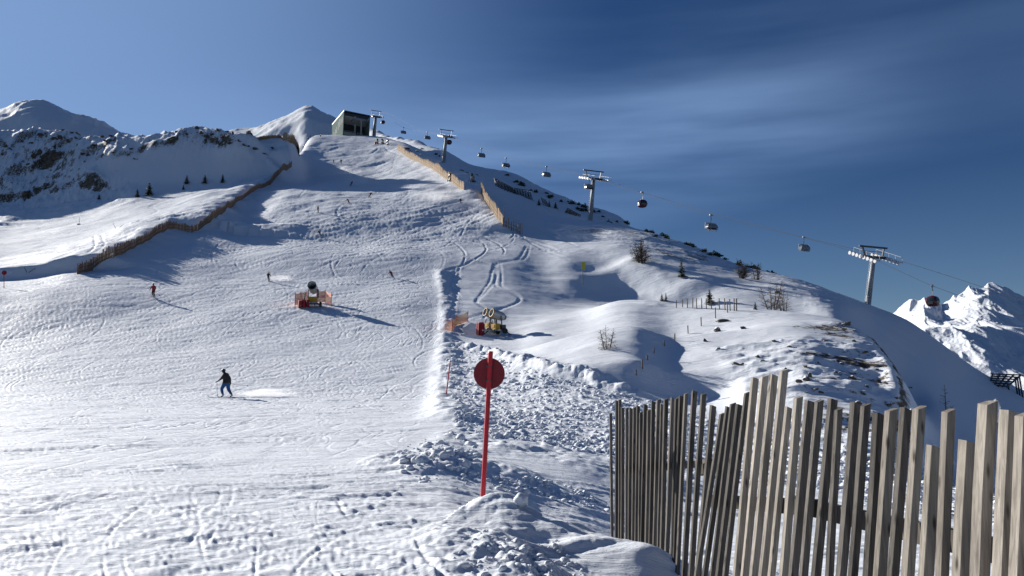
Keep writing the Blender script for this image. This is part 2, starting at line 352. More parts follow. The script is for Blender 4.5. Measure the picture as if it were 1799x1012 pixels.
mm = np.exp(-((XX + 0.15 - (8.6 - DD) * .33) ** 2 / 0.20 + (DD - 7.1) ** 2 / 2.2))
HH += mm * 0.17 * np.abs(fbm(XX, DD, 0.30, 3, 0.55, 25))

# ski tracks: grooves splatted onto the grid
rnd = random.Random(3)
dep = np.zeros((NS, NU))
def splat(xs, ys, w):
    s = (np.log(ys) - SMIN) / (SMAX - SMIN) * (NS - 1); u = (xs / ys - UMIN) / (UMAX - UMIN) * (NU - 1)
    ok = (s > 1) & (s < NS - 2) & (u > 1) & (u < NU - 2); s = s[ok]; u = u[ok]; w = np.asarray(w)[ok] if np.ndim(w) else w
    i = s.astype(int); j = u.astype(int); a = s - i; b = u - j
    for di, wi in ((0, 1 - a), (1, a)):
        for dj, wj in ((0, 1 - b), (1, b)):
            np.maximum.at(dep, (i + di, j + dj), wi * wj * w)
def track(x, y, ang, curv, length, w, pair=0.0, wob=0.0):
    n = max(20, int(length / (y * 0.0011))); n = min(n, 900)
    q = np.linspace(0, length, n); th = ang + curv * q + wob * np.sin(q / length * 6.28 * 1.5)
    st = length / n
    xs = x + np.cumsum(np.cos(th)) * st; ys = y - np.cumsum(np.sin(th)) * st
    fade = np.sin(np.linspace(0, math.pi, n)) ** 0.4
    good = ys > 4
    splat(xs[good], ys[good], w * fade[good])
    if pair:
        xs2 = xs - np.sin(th) * pair; ys2 = ys - np.cos(th) * pair; splat(xs2[good], ys2[good], w * fade[good])
for i in range(9500):
    px = rnd.uniform(-120, 900); py = 238 + 660 * rnd.random() ** 0.85
    x, y = hit(px, py)
    if y > 420 or grid_at(M_piste, x, y) < 0.6: continue
    pn = float(fbm(np.array([x]), np.array([y]), 0.25 * y, 2, .5, 61)[0])
    if rnd.random() < 0.35 + 0.9 * pn: base = rnd.gauss(1.0, .3)
    else: base = rnd.gauss(2.25, .3)
    if rnd.random() < .2: base = rnd.gauss(2.75, .15)
    L = rnd.uniform(0.06, 0.30) * y; sg = rnd.choice((-1, 1)); turn = rnd.uniform(.15, 1.1)
    pd = float(fbm(np.array([x + 500]), np.array([y]), 0.4 * y, 2, .5, 62)[0])
    w = min(rnd.random() ** 2.0 * (.8 + 1.0 * pd) + .06, .75)
    track(x, y, base - .5 * sg * turn, sg * turn / L, L, max(w, .04), 0.3 if rnd.random() < 0.12 else 0)
nf = 0.35 + 0.65 * sstep(10, 40, DD)
HH -= nf * blur(dep, 0.6) * (0.02 + 0.0042 * DD); HH += nf * blur(dep, 1.5) * (0.012 + 0.0036 * DD) * 1.4
dep[:] = 0
for i in range(420):                           # straight ruts and chatter close by
    px = rnd.uniform(-150, 860) if i % 2 else rnd.gauss(520, 190); py = 1030 - 170 * rnd.random() ** 1.3
    x, y = hit(px, min(py, 1010)); y = max(y - rnd.uniform(0, 1.6) * (py > 990), 4.3)
    a = rnd.choice((2.35, 2.2, 2.5, 2.0, .75, .6, 1.2, 2.9)) + rnd.gauss(0, .15)
    track(x, y + .8, a, rnd.uniform(-.15, .15), rnd.uniform(0.5, 3.2), rnd.random() ** 1.6 * 1.5 + .2, 0.16 if rnd.random() < .25 else 0)
rag = 0.55 + 0.9 * np.clip(fbm(XX, DD, 0.3, 2, .5, 63) + .3, 0, 1)
HH -= blur(dep, 1.6) * 0.13 * rag; HH += blur(dep, 3.8) * 0.17 * rag
# deep powder tracks right of the piste and on the meadow (world curves through ground points)
dep[:] = 0
def powder(pts, w=1.0, pair=0.9):
    P = [hit(a, b) for a, b in pts]; xs, ys = [], []
    n = len(P)
    tk = np.arange(n, dtype=float); q = np.linspace(0, n - 1, 1200)
    xs = pchip(tk, np.array([p[0] for p in P]), q); ys = pchip(tk, np.array([p[1] for p in P]), q)
    splat(xs, ys, w); splat(xs + pair * (.6 + .4 * np.sin(q * 2.1)), ys + pair * 0.3, w * .8)
powder([(800,472),(790,495),(800,520),(788,560)])
powder([(868,462),(862,488),(835,530),(855,545),(850,560)])
powder([(872,462),(870,500),(912,525),(870,545),(820,560)])
powder([(925,432),(910,455),(870,465),(862,480)])
powder([(165,415),(160,440),(128,460),(103,482)], 1.5, 1.4)
powder([(400,345),(340,365),(318,372),(330,385)], 1.0)
powder([(290,352),(265,362),(275,372),(255,380)], 1.0)
powder([(20,388),(60,372),(180,362),(240,355)], 1.0, 1.5)
HH -= blur(dep, 0.9) * 0.22; HH += blur(dep, 2.2) * 0.14
near_fix = sstep(4.2, 3.0, DD)
HH = HH * (1 - near_fix) + (-1.62) * near_fix

def new_mesh_grid(name, X, Y, Zz, mat, attr=None):
    ns, nu = X.shape
    co = np.stack([X, Y, Zz], -1).reshape(-1, 3).astype(np.float32)
    i = np.arange(ns * nu).reshape(ns, nu)
    q = np.stack([i[:-1, :-1], i[:-1, 1:], i[1:, 1:], i[1:, :-1]], -1).reshape(-1)
    me = bpy.data.meshes.new(name); nf = len(q) // 4
    me.vertices.add(len(co)); me.vertices.foreach_set('co', co.ravel())
    me.loops.add(len(q)); me.loops.foreach_set('vertex_index', q.astype(np.int32))
    me.polygons.add(nf); me.polygons.foreach_set('loop_start', (np.arange(nf) * 4).astype(np.int32))
    me.polygons.foreach_set('loop_total', np.full(nf, 4, np.int32))
    me.polygons.foreach_set('use_smooth', np.ones(nf, bool))
    me.update(calc_edges=True)
    for an, av in (attr or {}).items():
        a = me.attributes.new(an, 'FLOAT', 'POINT'); a.data.foreach_set('value', av.ravel().astype(np.float32))
    me.materials.append(mat)
    o = bpy.data.objects.new(name, me); scene.collection.objects.link(o)
    return o

def snow_mat(name, rock=True, bscale=1.0, carve=False):
    m = bpy.data.materials.new(name); m.use_nodes = True
    n = m.node_tree; b = n.nodes['Principled BSDF']; L = n.links.new; N = n.nodes.new
    b.inputs['Roughness'].default_value = 0.62; b.inputs['Specular IOR Level'].default_value = 0.08
    g = N('ShaderNodeNewGeometry')
    n1 = N('ShaderNodeTexNoise'); n1.inputs['Scale'].default_value = 14 * bscale; n1.inputs['Detail'].default_value = 7; n1.inputs['Roughness'].default_value = 0.7
    mp = N('ShaderNodeMapping'); mp.inputs['Scale'].default_value = (0.45, 1.9, 1.0); mp.inputs['Rotation'].default_value = (0, 0, R(-25))
    n2 = N('ShaderNodeTexNoise'); n2.inputs['Scale'].default_value = 1.1 * bscale; n2.inputs['Detail'].default_value = 8; n2.inputs['Roughness'].default_value = 0.68; n2.inputs['Distortion'].default_value = 0.6
    L(g.outputs['Position'], n1.inputs['Vector']); L(g.outputs['Position'], mp.inputs['Vector']); L(mp.outputs[0], n2.inputs['Vector'])
    bp1 = N('ShaderNodeBump'); bp1.inputs['Strength'].default_value = 0.35; bp1.inputs['Distance'].default_value = 0.02 / bscale
    bp2 = N('ShaderNodeBump'); bp2.inputs['Strength'].default_value = 0.5; bp2.inputs['Distance'].default_value = 0.22 / bscale
    hgt = n2.outputs['Fac']
    if carve:
        pa = N('ShaderNodeAttribute'); pa.attribute_name = 'piste'
        for (rz, off, sc_, nl, wdt, amp) in ((-32, 3.0, (.34, .085, .1), 9, .18, .22), (28, 40.0, (.30, .08, .1), 8, .18, .19), (-8, 90.0, (.9, .16, .1), 7, .22, .12)):
            m_ = N('ShaderNodeMapping'); m_.inputs['Rotation'].default_value = (0, 0, R(rz)); m_.inputs['Location'].default_value = (off, off, 0); m_.inputs['Scale'].default_value = sc_; L(g.outputs['Position'], m_.inputs['Vector'])
            q = N('ShaderNodeTexNoise'); q.inputs['Scale'].default_value = 1.0; q.inputs['Detail'].default_value = 1.0; L(m_.outputs[0], q.inputs['Vector'])
            a1 = N('ShaderNodeMath'); a1.operation = 'MULTIPLY'; a1.inputs[1].default_value = nl; L(q.outputs['Fac'], a1.inputs[0])
            a2 = N('ShaderNodeMath'); a2.operation = 'PINGPONG'; a2.inputs[1].default_value = .5; L(a1.outputs[0], a2.inputs[0])
            a3 = N('ShaderNodeMapRange'); a3.interpolation_type = 'SMOOTHSTEP'; a3.inputs['From Min'].default_value = 0; a3.inputs['From Max'].default_value = wdt; L(a2.outputs[0], a3.inputs['Value'])
            k_ = N('ShaderNodeTexNoise'); k_.inputs['Scale'].default_value = .12; k_.inputs['Detail'].default_value = 2; mo = N('ShaderNodeVectorMath'); mo.operation = 'ADD'; mo.inputs[1].default_value = (off, 7, 0); L(g.outputs['Position'], mo.inputs[0]); L(mo.outputs[0], k_.inputs['Vector'])
            k2 = N('ShaderNodeMapRange'); k2.inputs['From Min'].default_value = .45; k2.inputs['From Max'].default_value = .62; L(k_.outputs['Fac'], k2.inputs['Value'])
            a4 = N('ShaderNodeMath'); a4.operation = 'MULTIPLY'; L(k2.outputs[0], a4.inputs[0]); L(pa.outputs['Fac'], a4.inputs[1])
            a5 = N('ShaderNodeMath'); a5.operation = 'MULTIPLY'; L(a4.outputs[0], a5.inputs[0]); L(a3.outputs[0], a5.inputs[1])
            a6 = N('ShaderNodeMath'); a6.operation = 'MULTIPLY_ADD'; a6.inputs[1].default_value = amp; L(a5.outputs[0], a6.inputs[0]); L(hgt, a6.inputs[2]); hgt = a6.outputs[0]
    L(hgt, bp2.inputs['Height']); L(n1.outputs['Fac'], bp1.inputs['Height']); L(bp2.outputs[0], bp1.inputs['Normal']); L(bp1.outputs[0], b.inputs['Normal'])
    mix = N('ShaderNodeMix'); mix.data_type = 'RGBA'
    mix.inputs[6].default_value = (0.80, 0.84, 0.90, 1)
    n3 = N('ShaderNodeTexNoise'); n3.inputs['Scale'].default_value = 0.9 * bscale; n3.inputs['Detail'].default_value = 6
    L(g.outputs['Position'], n3.inputs['Vector'])
    cr = N('ShaderNodeValToRGB'); cr.color_ramp.elements[0].color = (0.045, 0.038, 0.03, 1); cr.color_ramp.elements[1].color = (0.20, 0.155, 0.10, 1)
    cr.color_ramp.elements[0].position = 0.35; cr.color_ramp.elements[1].position = 0.7
    L(n3.outputs['Fac'], cr.inputs['Fac']); L(cr.outputs[0], mix.inputs[7])
    if rock:
        a = N('ShaderNodeAttribute'); a.attribute_name = 'rock'
        n4 = N('ShaderNodeTexNoise'); n4.inputs['Scale'].default_value = 2.2 * bscale; n4.inputs['Detail'].default_value = 5; n4.inputs['Roughness'].default_value = 0.7
        L(g.outputs['Position'], n4.inputs['Vector'])
        ad = N('ShaderNodeMath'); ad.operation = 'ADD'; L(a.outputs['Fac'], ad.inputs[0]); L(n4.outputs['Fac'], ad.inputs[1])
        mr = N('ShaderNodeMapRange'); mr.inputs['From Min'].default_value = 0.98; mr.inputs['From Max'].default_value = 1.10; L(ad.outputs[0], mr.inputs['Value'])
        L(mr.outputs[0], mix.inputs[0])
    else: mix.inputs[0].default_value = 0
    L(mix.outputs[2], b.inputs['Base Color'])
    return m
MSNOW = snow_mat('snow')
MPISTE = snow_mat('piste_snow', carve=True)
# bare rock and grass show where the relief is steep or blown clear
gy_ = np.gradient(HH, axis=0) / np.gradient(DD, axis=0); gx_ = np.gradient(HH, axis=1) / np.gradient(XX, axis=1)
steep = np.hypot(gx_, gy_)
rockA = M_rocky * (0.42 * sstep(0.7, 1.3, steep) + 0.16 + 0.6 * np.maximum(fbm(XX, DD, 9, 4, 0.6, 31), 0) * sstep(0.4, 0.9, steep))
rockA *= 1 - .55 * sstep(380, 430, PX)
grass = np.maximum(fbm(XX * 0.5, DD * 1.2, 5.0, 5, 0.65, 32), 0)
rockA += M_knoll * (0.34 + 0.60 * grass + 0.42 * sstep(0.5, 1.1, steep)) * (0.55 + 0.45 * sstep(1300, 1500, PX))
slp = mask([(900,400),(1040,395),(1140,400),(1300,460),(1420,488),(1500,525),(1420,545),(1240,500),(1100,460)], 10, 95, 260)
rockA += slp * (0.33 + 0.5 * np.maximum(fbm(XX, DD, 7, 4, 0.65, 33), 0))
rockA += sstep(430, 470, DD) * sstep(620, 560, DD) * 0.42 * sstep(0.5, 1.0, steep)
rdge = mask([(700,240),(830,285),(930,320),(1060,368),(1140,400),(1130,408),(1000,372),(880,318),(760,275),(700,252)], 6, 240, 460)
rockA += rdge * 0.42 * sstep(-.1, .5, fbm(XX, DD, 6, 4, .6, 34))
terrain = new_mesh_grid('snow_slopes', XX, DD, HH, MPISTE, {'rock': rockA, 'piste': M_piste * sstep(5, 14, DD)})
terrain['kind'] = 'structure'
# ground beside and behind the camera
n = 60
gx, gy = np.meshgrid(np.linspace(-40, 40, n), np.linspace(-60, 3.02, n))
back = new_mesh_grid('snow_ground', gx, gy, -1.62 + 0 * gx, MSNOW, {'rock': gx * 0})
back['kind'] = 'structure'
for sd_, cI in ((-1, 0), (1, NU - 1)):         # the slopes carry on past both sides
    r_ = np.arange(0, NS, 4); r_[-1] = NS - 1; w_ = np.linspace(0, 1, 14)[None, :]
    ex = XX[r_, cI][:, None] + sd_ * w_ * (40 + .5 * DD[r_, cI][:, None]); ey = DD[r_, cI][:, None] + 0 * w_; ez = HH[r_, cI][:, None] - .006 * DD[r_, cI][:, None] * w_
    side_ = new_mesh_grid('snow_slopes', ex[:, ::sd_], ey[:, ::sd_], ez[:, ::sd_], MSNOW, {'rock': ex * 0}); side_['kind'] = 'structure'

# ---------------------------------------------------------------- far range on the right
def far_range(name, cols, K, dmin, dmax, nu, ns, umin, umax, amp, wl, seed):
    global PX
    U = np.linspace(umin, umax, nu); S = np.linspace(math.log(dmin), math.log(dmax), ns)
    lS = np.zeros((K, nu)); lT = np.zeros((K, nu)); cs = sorted(cols)
    for k in range(K):
        us, ss, ts = [], [], []
        for px in cs:
            py, D = cols[px][k]; u, t = ray(px, py); us.append(u); ss.append(math.log(D)); ts.append(t)
        lS[k] = np.interp(U, us, ss); lT[k] = np.interp(U, us, ts)
    T = np.zeros((ns, nu))
    for j in range(nu):
        T[:, j] = np.interp(S, lS[:, j], lT[:, j])
    D = np.exp(S)[:, None] * np.ones((1, nu)); X = U[None] * D
    wx = X + 160 * fbm(X, D, 500, 3, .5, seed + 1); wy = D + 160 * fbm(X, D, 500, 3, .5, seed + 2)
    rr = ridged(wx * 1.4, wy * 0.7, wl, 6, 0.5, seed); Hh = T * D + amp * (rr - 0.25)
    return X, D, Hh
fc = {1480:[(760,1500),(640,2000),(660,2300),(600,3000),(700,3600)], 1560:[(760,1500),(625,2000),(640,2300),(560,3000),(700,3600)],
      1590:[(760,1500),(600,2000),(618,2300),(540,3000),(700,3600)], 1622:[(760,1500),(590,2000),(605,2300),(524,2900),(700,3600)],
      1655:[(760,1500),(592,2000),(600,2300),(540,2900),(700,3600)], 1690:[(760,1500),(585,2000),(592,2300),(518,2900),(700,3600)],
      1715:[(760,1500),(580,2000),(590,2300),(499,2950),(700,3600)], 1735:[(760,1500),(578,2000),(590,2300),(488,3000),(700,3600)],
      1765:[(760,1500),(584,2000),(594,2300),(497,3000),(700,3600)], 1799:[(760,1500),(586,2000),(598,2300),(516,3000),(700,3600)],
      1860:[(760,1500),(590,2000),(600,2300),(555,3000),(700,3600)], 2150:[(760,1500),(600,2000),(640,2300),(600,3000),(700,3600)]}
fx_, fd_, fh_ = far_range('mountain', fc, 5, 1500, 3600, 620, 520, 0.40, 0.88, 50, 420, 41)
gy2 = np.gradient(fh_, axis=0) / np.gradient(fd_, axis=0); gx2 = np.gradient(fh_, axis=1) / np.gradient(fx_, axis=1)
st2 = np.hypot(gx2, gy2)
MFAR = snow_mat('mountain_snow', True, 0.03)
fr = new_mesh_grid('mountain', fx_, fd_, fh_, MFAR, {'rock': 0.30 * sstep(0.7, 1.6, st2) + 0.30 * np.maximum(fbm(fx_, fd_, 120, 4, .6, 44), 0)})
fr['kind'] = 'structure'
# ================================================================ objects
def mat(name, col, rough=0.6, metal=0.0, noise=0.0, nscale=3.0, bump=0.0, spec=0.3):
    m = bpy.data.materials.new(name); m.use_nodes = True
    n = m.node_tree; b = n.nodes['Principled BSDF']
    b.inputs['Roughness'].default_value = rough; b.inputs['Metallic'].default_value = metal; b.inputs['Specular IOR Level'].default_value = spec
    g = n.nodes.new('ShaderNodeTexCoord'); t = n.nodes.new('ShaderNodeTexNoise'); t.inputs['Scale'].default_value = nscale; t.inputs['Detail'].default_value = 5
    n.links.new(g.outputs['Object'], t.inputs['Vector'])
    mr = n.nodes.new('ShaderNodeMapRange'); mr.inputs['To Min'].default_value = 1 - noise; mr.inputs['To Max'].default_value = 1 + noise
    n.links.new(t.outputs['Fac'], mr.inputs['Value'])
    vm = n.nodes.new('ShaderNodeVectorMath'); vm.operation = 'SCALE'; vm.inputs[0].default_value = col[:3]
    n.links.new(mr.outputs[0], vm.inputs['Scale']); n.links.new(vm.outputs[0], b.inputs['Base Color'])
    if bump:
        bp = n.nodes.new('ShaderNodeBump'); bp.inputs['Strength'].default_value = 0.6; bp.inputs['Distance'].default_value = bump
        n.links.new(t.outputs['Fac'], bp.inputs['Height']); n.links.new(bp.outputs[0], b.inputs['Normal'])
    return m
M = {
 'red': mat('red_paint', (0.42, 0.018, 0.03), 0.45, noise=.15, nscale=9), 'darkred': mat('dark_red_back', (0.21, 0.014, 0.024), 0.5, noise=.12, nscale=6),
 'steel': mat('galvanised_steel', (0.34, 0.36, 0.38), 0.6, 0.25, .15, 2), 'dsteel': mat('dark_steel', (0.07, 0.075, 0.085), 0.5, 0.4, .2, 2),
 'black': mat('black_plastic', (0.018, 0.019, 0.022), 0.35, noise=.2), 'rubber': mat('rubber', (0.03, 0.03, 0.032), 0.8, noise=.2),
 'white': mat('white_paint', (0.72, 0.73, 0.74), 0.4, noise=.06), 'yellow': mat('yellow_paint', (0.42, 0.24, 0.025), 0.45, noise=.12, nscale=5),
 'pad': mat('red_padding', (0.26, 0.012, 0.022), 0.7, noise=.2, nscale=4), 'grey': mat('grey_sheet_metal', (0.34, 0.37, 0.40), 0.4, 0.35, .1, 2),
 'glass': mat('dark_glass', (0.03, 0.035, 0.045), 0.08, 0.0, .1, spec=0.6), 'bubble': mat('smoked_bubble', (0.20, 0.23, 0.27), 0.12, 0.1, .1, spec=0.7),
 'cabred': mat('dark_red_cabin', (0.10, 0.012, 0.016), 0.25, noise=.1, spec=0.5), 'cable': mat('wire_rope', (0.08, 0.08, 0.085), 0.6, 0.5),
 'wall': mat('pale_green_grey_cladding', (0.20, 0.245, 0.23), 0.95, spec=0.0, noise=.06, nscale=.6), 'roof': mat('roof_edge', (0.05, 0.055, 0.065), 0.5, 0.2, .1), 'ceil': mat('pale_ceiling', (0.46, 0.45, 0.42), 0.6),
 'concrete': mat('concrete', (0.30, 0.31, 0.28), 0.8, noise=.2, nscale=.8), 'interior': mat('dark_interior', (0.035, 0.038, 0.042), 0.7, noise=.3, nscale=.5),
 'oldwood': mat('weathered_rails', (0.16, 0.125, 0.10), 0.85, noise=.35, nscale=6, bump=.01), 'bark': mat('bark', (0.085, 0.065, 0.05), 0.9, noise=.35, nscale=8, bump=.01),
 'needle': mat('fir_needles', (0.030, 0.045, 0.024), 0.8, noise=.5, nscale=2.5), 'twig': mat('larch_twigs', (0.15, 0.105, 0.06), 0.9, noise=.35, nscale=3),
 'dtwig': mat('dark_twigs', (0.06, 0.045, 0.035), 0.9, noise=.35, nscale=3), 'grass': mat('dry_grass', (0.30, 0.22, 0.10), 0.9, noise=.3, nscale=5),
 'rock': mat('brown_rock', (0.10, 0.078, 0.06), 0.9, noise=.55, nscale=1.3, bump=.15), 'signy': mat('yellow_sign', (0.45, 0.42, 0.06), 0.5, noise=.1),
 'jred': mat('red_jacket', (0.36, 0.02, 0.03), 0.7, noise=.2), 'jblack': mat('black_jacket', (0.018, 0.018, 0.02), 0.7, noise=.3), 'jnavy': mat('navy_cloth', (0.02, 0.035, 0.08), 0.7, noise=.2),
 'pblue': mat('blue_trousers', (0.012, 0.07, 0.20), 0.7, noise=.2), 'pgrey': mat('grey_trousers', (0.16, 0.17, 0.19), 0.7, noise=.2), 'jmaroon': mat('maroon_jacket', (0.13, 0.015, 0.03), 0.7, noise=.2),
 'jorange': mat('orange_jacket', (0.45, 0.08, 0.03), 0.7, noise=.2), 'skin': mat('skin', (0.55, 0.33, 0.24), 0.6), 'ski': mat('ski_base', (0.16, 0.14, 0.15), 0.4, noise=.3), 'boot': mat('ski_boot', (0.22, 0.22, 0.24), 0.5, noise=.2),
}
def wood_mat(name, c0, c1, spread):
    m = bpy.data.materials.new(name); m.use_nodes = True; n = m.node_tree; b = n.nodes['Principled BSDF']; L = n.links.new; N = n.nodes.new
    b.inputs['Roughness'].default_value = 0.85; b.inputs['Specular IOR Level'].default_value = 0.15
    tc = N('ShaderNodeTexCoord'); oi = N('ShaderNodeObjectInfo')
    off = N('ShaderNodeVectorMath'); off.operation = 'MULTIPLY_ADD'; off.inputs[1].default_value = (1, 1, 1)
    cm = N('ShaderNodeCombineXYZ'); ml = N('ShaderNodeMath'); ml.operation = 'MULTIPLY'; ml.inputs[1].default_value = 37.0
    L(oi.outputs['Random'], ml.inputs[0])
    for i in range(3): L(ml.outputs[0], cm.inputs[i])
    L(tc.outputs['Object'], off.inputs[0]); L(cm.outputs[0], off.inputs[2])
    mp = N('ShaderNodeMapping'); mp.inputs['Scale'].default_value = (60, 60, 2.2); L(off.outputs[0], mp.inputs['Vector'])
    n1 = N('ShaderNodeTexNoise'); n1.inputs['Scale'].default_value = 1; n1.inputs['Detail'].default_value = 6; n1.inputs['Distortion'].default_value = 1.2; L(mp.outputs[0], n1.inputs['Vector'])
    mp2 = N('ShaderNodeMapping'); mp2.inputs['Scale'].default_value = (14, 14, 4.2); L(off.outputs[0], mp2.inputs['Vector'])
    vo = N('ShaderNodeTexVoronoi'); vo.inputs['Scale'].default_value = 1; L(mp2.outputs[0], vo.inputs['Vector'])
    kn = N('ShaderNodeMapRange'); kn.inputs['From Min'].default_value = 0.06; kn.inputs['From Max'].default_value = 0.20; kn.inputs['To Min'].default_value = 0.22; kn.inputs['To Max'].default_value = 1.0; L(vo.outputs['Distance'], kn.inputs['Value'])
    mp3 = N('ShaderNodeMapping'); mp3.inputs['Scale'].default_value = (9, 9, 1.4); L(off.outputs[0], mp3.inputs['Vector'])
    n3 = N('ShaderNodeTexNoise'); n3.inputs['Scale'].default_value = 1; n3.inputs['Detail'].default_value = 3; L(mp3.outputs[0], n3.inputs['Vector'])
    cr = N('ShaderNodeValToRGB'); cr.color_ramp.elements[0].color = (*c0, 1); cr.color_ramp.elements[1].color = (*c1, 1); cr.color_ramp.elements[0].position = 0.3; cr.color_ramp.elements[1].position = 0.68
    av = N('ShaderNodeMix'); av.data_type = 'FLOAT'; av.inputs[0].default_value = 0.45; L(n1.outputs['Fac'], av.inputs[2]); L(n3.outputs['Fac'], av.inputs[3]); L(av.outputs[0], cr.inputs['Fac'])
    rr = N('ShaderNodeMapRange'); rr.inputs['To Min'].default_value = 1 - spread; rr.inputs['To Max'].default_value = 1 + spread; L(oi.outputs['Random'], rr.inputs['Value'])
    m2 = N('ShaderNodeMath'); m2.operation = 'MULTIPLY'; L(kn.outputs[0], m2.inputs[0]); L(rr.outputs[0], m2.inputs[1])
    sc = N('ShaderNodeVectorMath'); sc.operation = 'SCALE'; L(cr.outputs[0], sc.inputs[0]); L(m2.outputs[0], sc.inputs['Scale']); L(sc.outputs[0], b.inputs['Base Color'])
    bp = N('ShaderNodeBump'); bp.inputs['Strength'].default_value = 0.5; bp.inputs['Distance'].default_value = 0.004; L(n1.outputs['Fac'], bp.inputs['Height']); L(bp.outputs[0], b.inputs['Normal'])
    return m
M['pale'] = wood_mat('pale_weathered_wood', (0.10, 0.088, 0.076), (0.36, 0.325, 0.28), 0.3)
M['dark'] = wood_mat('dark_weathered_wood', (0.026, 0.024, 0.022), (0.165, 0.150, 0.135), 0.45)
M['fence'] = mat('brown_picket', (0.30, 0.20, 0.13), 0.85, noise=.35, nscale=1.2); M['fenceo'] = mat('ochre_picket', (0.34, 0.235, 0.14), 0.85, noise=.3, nscale=1.2)

class MB:
    def __init__(s): s.v = []; s.f = []; s.mi = []; s.cur = 0
    def add(s, vs, fs):
        o = len(s.v); s.v += [tuple(v) for v in vs]
        for f in fs: s.f.append([i + o for i in f]); s.mi.append(s.cur)
    def hexa(s, a, b, c, d, e, f, g, h):    # bottom quad a-d, top quad e-h
        s.add([a, b, c, d, e, f, g, h], [(3, 2, 1, 0), (4, 5, 6, 7), (0, 1, 5, 4), (1, 2, 6, 5), (2, 3, 7, 6), (3, 0, 4, 7)])
    def box(s, c, size, rot=None):
        x, y, z = [q / 2 for q in size]; P = [Vector(p) for p in ((-x,-y,-z),(x,-y,-z),(x,y,-z),(-x,y,-z),(-x,-y,z),(x,-y,z),(x,y,z),(-x,y,z))]
        if rot is not None: P = [rot @ p for p in P]
        s.hexa(*[p + Vector(c) for p in P])
    def beam(s, p, q, w, h=None, up=(0, 0, 1)):
        p = Vector(p); q = Vector(q); d = (q - p).normalized(); a = d.cross(Vector(up))
        if a.length < 1e-3: a = d.cross(Vector((1, 0, 0)))
        a.normalize(); b = a.cross(d); a *= w / 2; b *= (h or w) / 2
        s.hexa(p - a - b, p + a - b, p + a + b, p - a + b, q - a - b, q + a - b, q + a + b, q - a + b)
    def tube(s, p, q, r0, r1=None, n=8, cap=True):
        p = Vector(p); q = Vector(q); r1 = r0 if r1 is None else r1; d = (q - p)
        if d.length < 1e-6: return
        d.normalize(); a = d.cross(Vector((0, 0, 1)))
        if a.length < 1e-3: a = Vector((1, 0, 0))
        a.normalize(); b = d.cross(a); vs = []
        for P, r in ((p, r0), (q, r1)):
            for i in range(n): t = 2 * math.pi * i / n; vs.append(P + a * (math.cos(t) * r) + b * (math.sin(t) * r))
        fs = [(i, (i + 1) % n, n + (i + 1) % n, n + i) for i in range(n)]
        if cap: fs += [tuple(range(n))[::-1], tuple(range(n, 2 * n))]
        s.add(vs, fs)
    def lathe(s, base, axis, prof, n=20):     # prof: (distance along axis, radius)
        base = Vector(base); d = Vector(axis).normalized(); a = d.cross(Vector((0, 0, 1)))
        if a.length < 1e-3: a = Vector((1, 0, 0))
        a.normalize(); b = d.cross(a); vs = []
        for h, r in prof:
            for i in range(n): t = 2 * math.pi * i / n; vs.append(base + d * h + a * (math.cos(t) * r) + b * (math.sin(t) * r))
        fs = [(k * n + i, k * n + (i + 1) % n, (k + 1) * n + (i + 1) % n, (k + 1) * n + i) for k in range(len(prof) - 1) for i in range(n)]
        s.add(vs, fs)
    def poly(s, pts, off):                    # flat outline given a thickness
        off = Vector(off); n = len(pts); P = [Vector(p) for p in pts]
        s.add(P + [p + off for p in P], [tuple(range(n))[::-1], tuple(range(n, 2 * n))] + [(i, (i + 1) % n, n + (i + 1) % n, n + i) for i in range(n)])
    def build(s, name, m, parent=None, smooth=False, loc=None):
        me = bpy.data.meshes.new(name); me.from_pydata(s.v, [], s.f); me.update()
        ms = m if isinstance(m, (list, tuple)) else [m]
        for x in ms: me.materials.append(x)
        if len(ms) > 1: me.polygons.foreach_set('material_index', s.mi)
        if smooth: me.polygons.foreach_set('use_smooth', [True] * len(me.polygons))
        o = bpy.data.objects.new(name, me); scene.collection.objects.link(o)
        if parent: o.parent = parent
        if loc is not None: o.location = loc
        return o
def tag(o, label=None, cat=None, group=None, kind=None):
    if label: o['label'] = label
    if cat: o['category'] = cat
    if group: o['group'] = group
    if kind: o['kind'] = kind
    return o
def empty(name, loc, rz=0, label=None, cat=None, group=None):
    o = bpy.data.objects.new(name, None); scene.collection.objects.link(o); o.location = loc; o.rotation_euler = (0, 0, rz); o.empty_display_size = 0.2
    return tag(o, label, cat, group)
def dup(o, loc, rz=0, label=None, scale=1.0, group=None):
    c = o.copy(); scene.collection.objects.link(c); c.location = loc; c.rotation_euler = (0, 0, rz); c.scale = (scale,) * 3
    if label: c['label'] = label
    if group: c['group'] = group
    for ch in [x for x in bpy.data.objects if x.parent == o]:
        d = ch.copy(); scene.collection.objects.link(d); d.parent = c
        for g in [x for x in bpy.data.objects if x.parent == ch]:
            e = g.copy(); scene.collection.objects.link(e); e.parent = d
    return c
RN = random.Random(21)

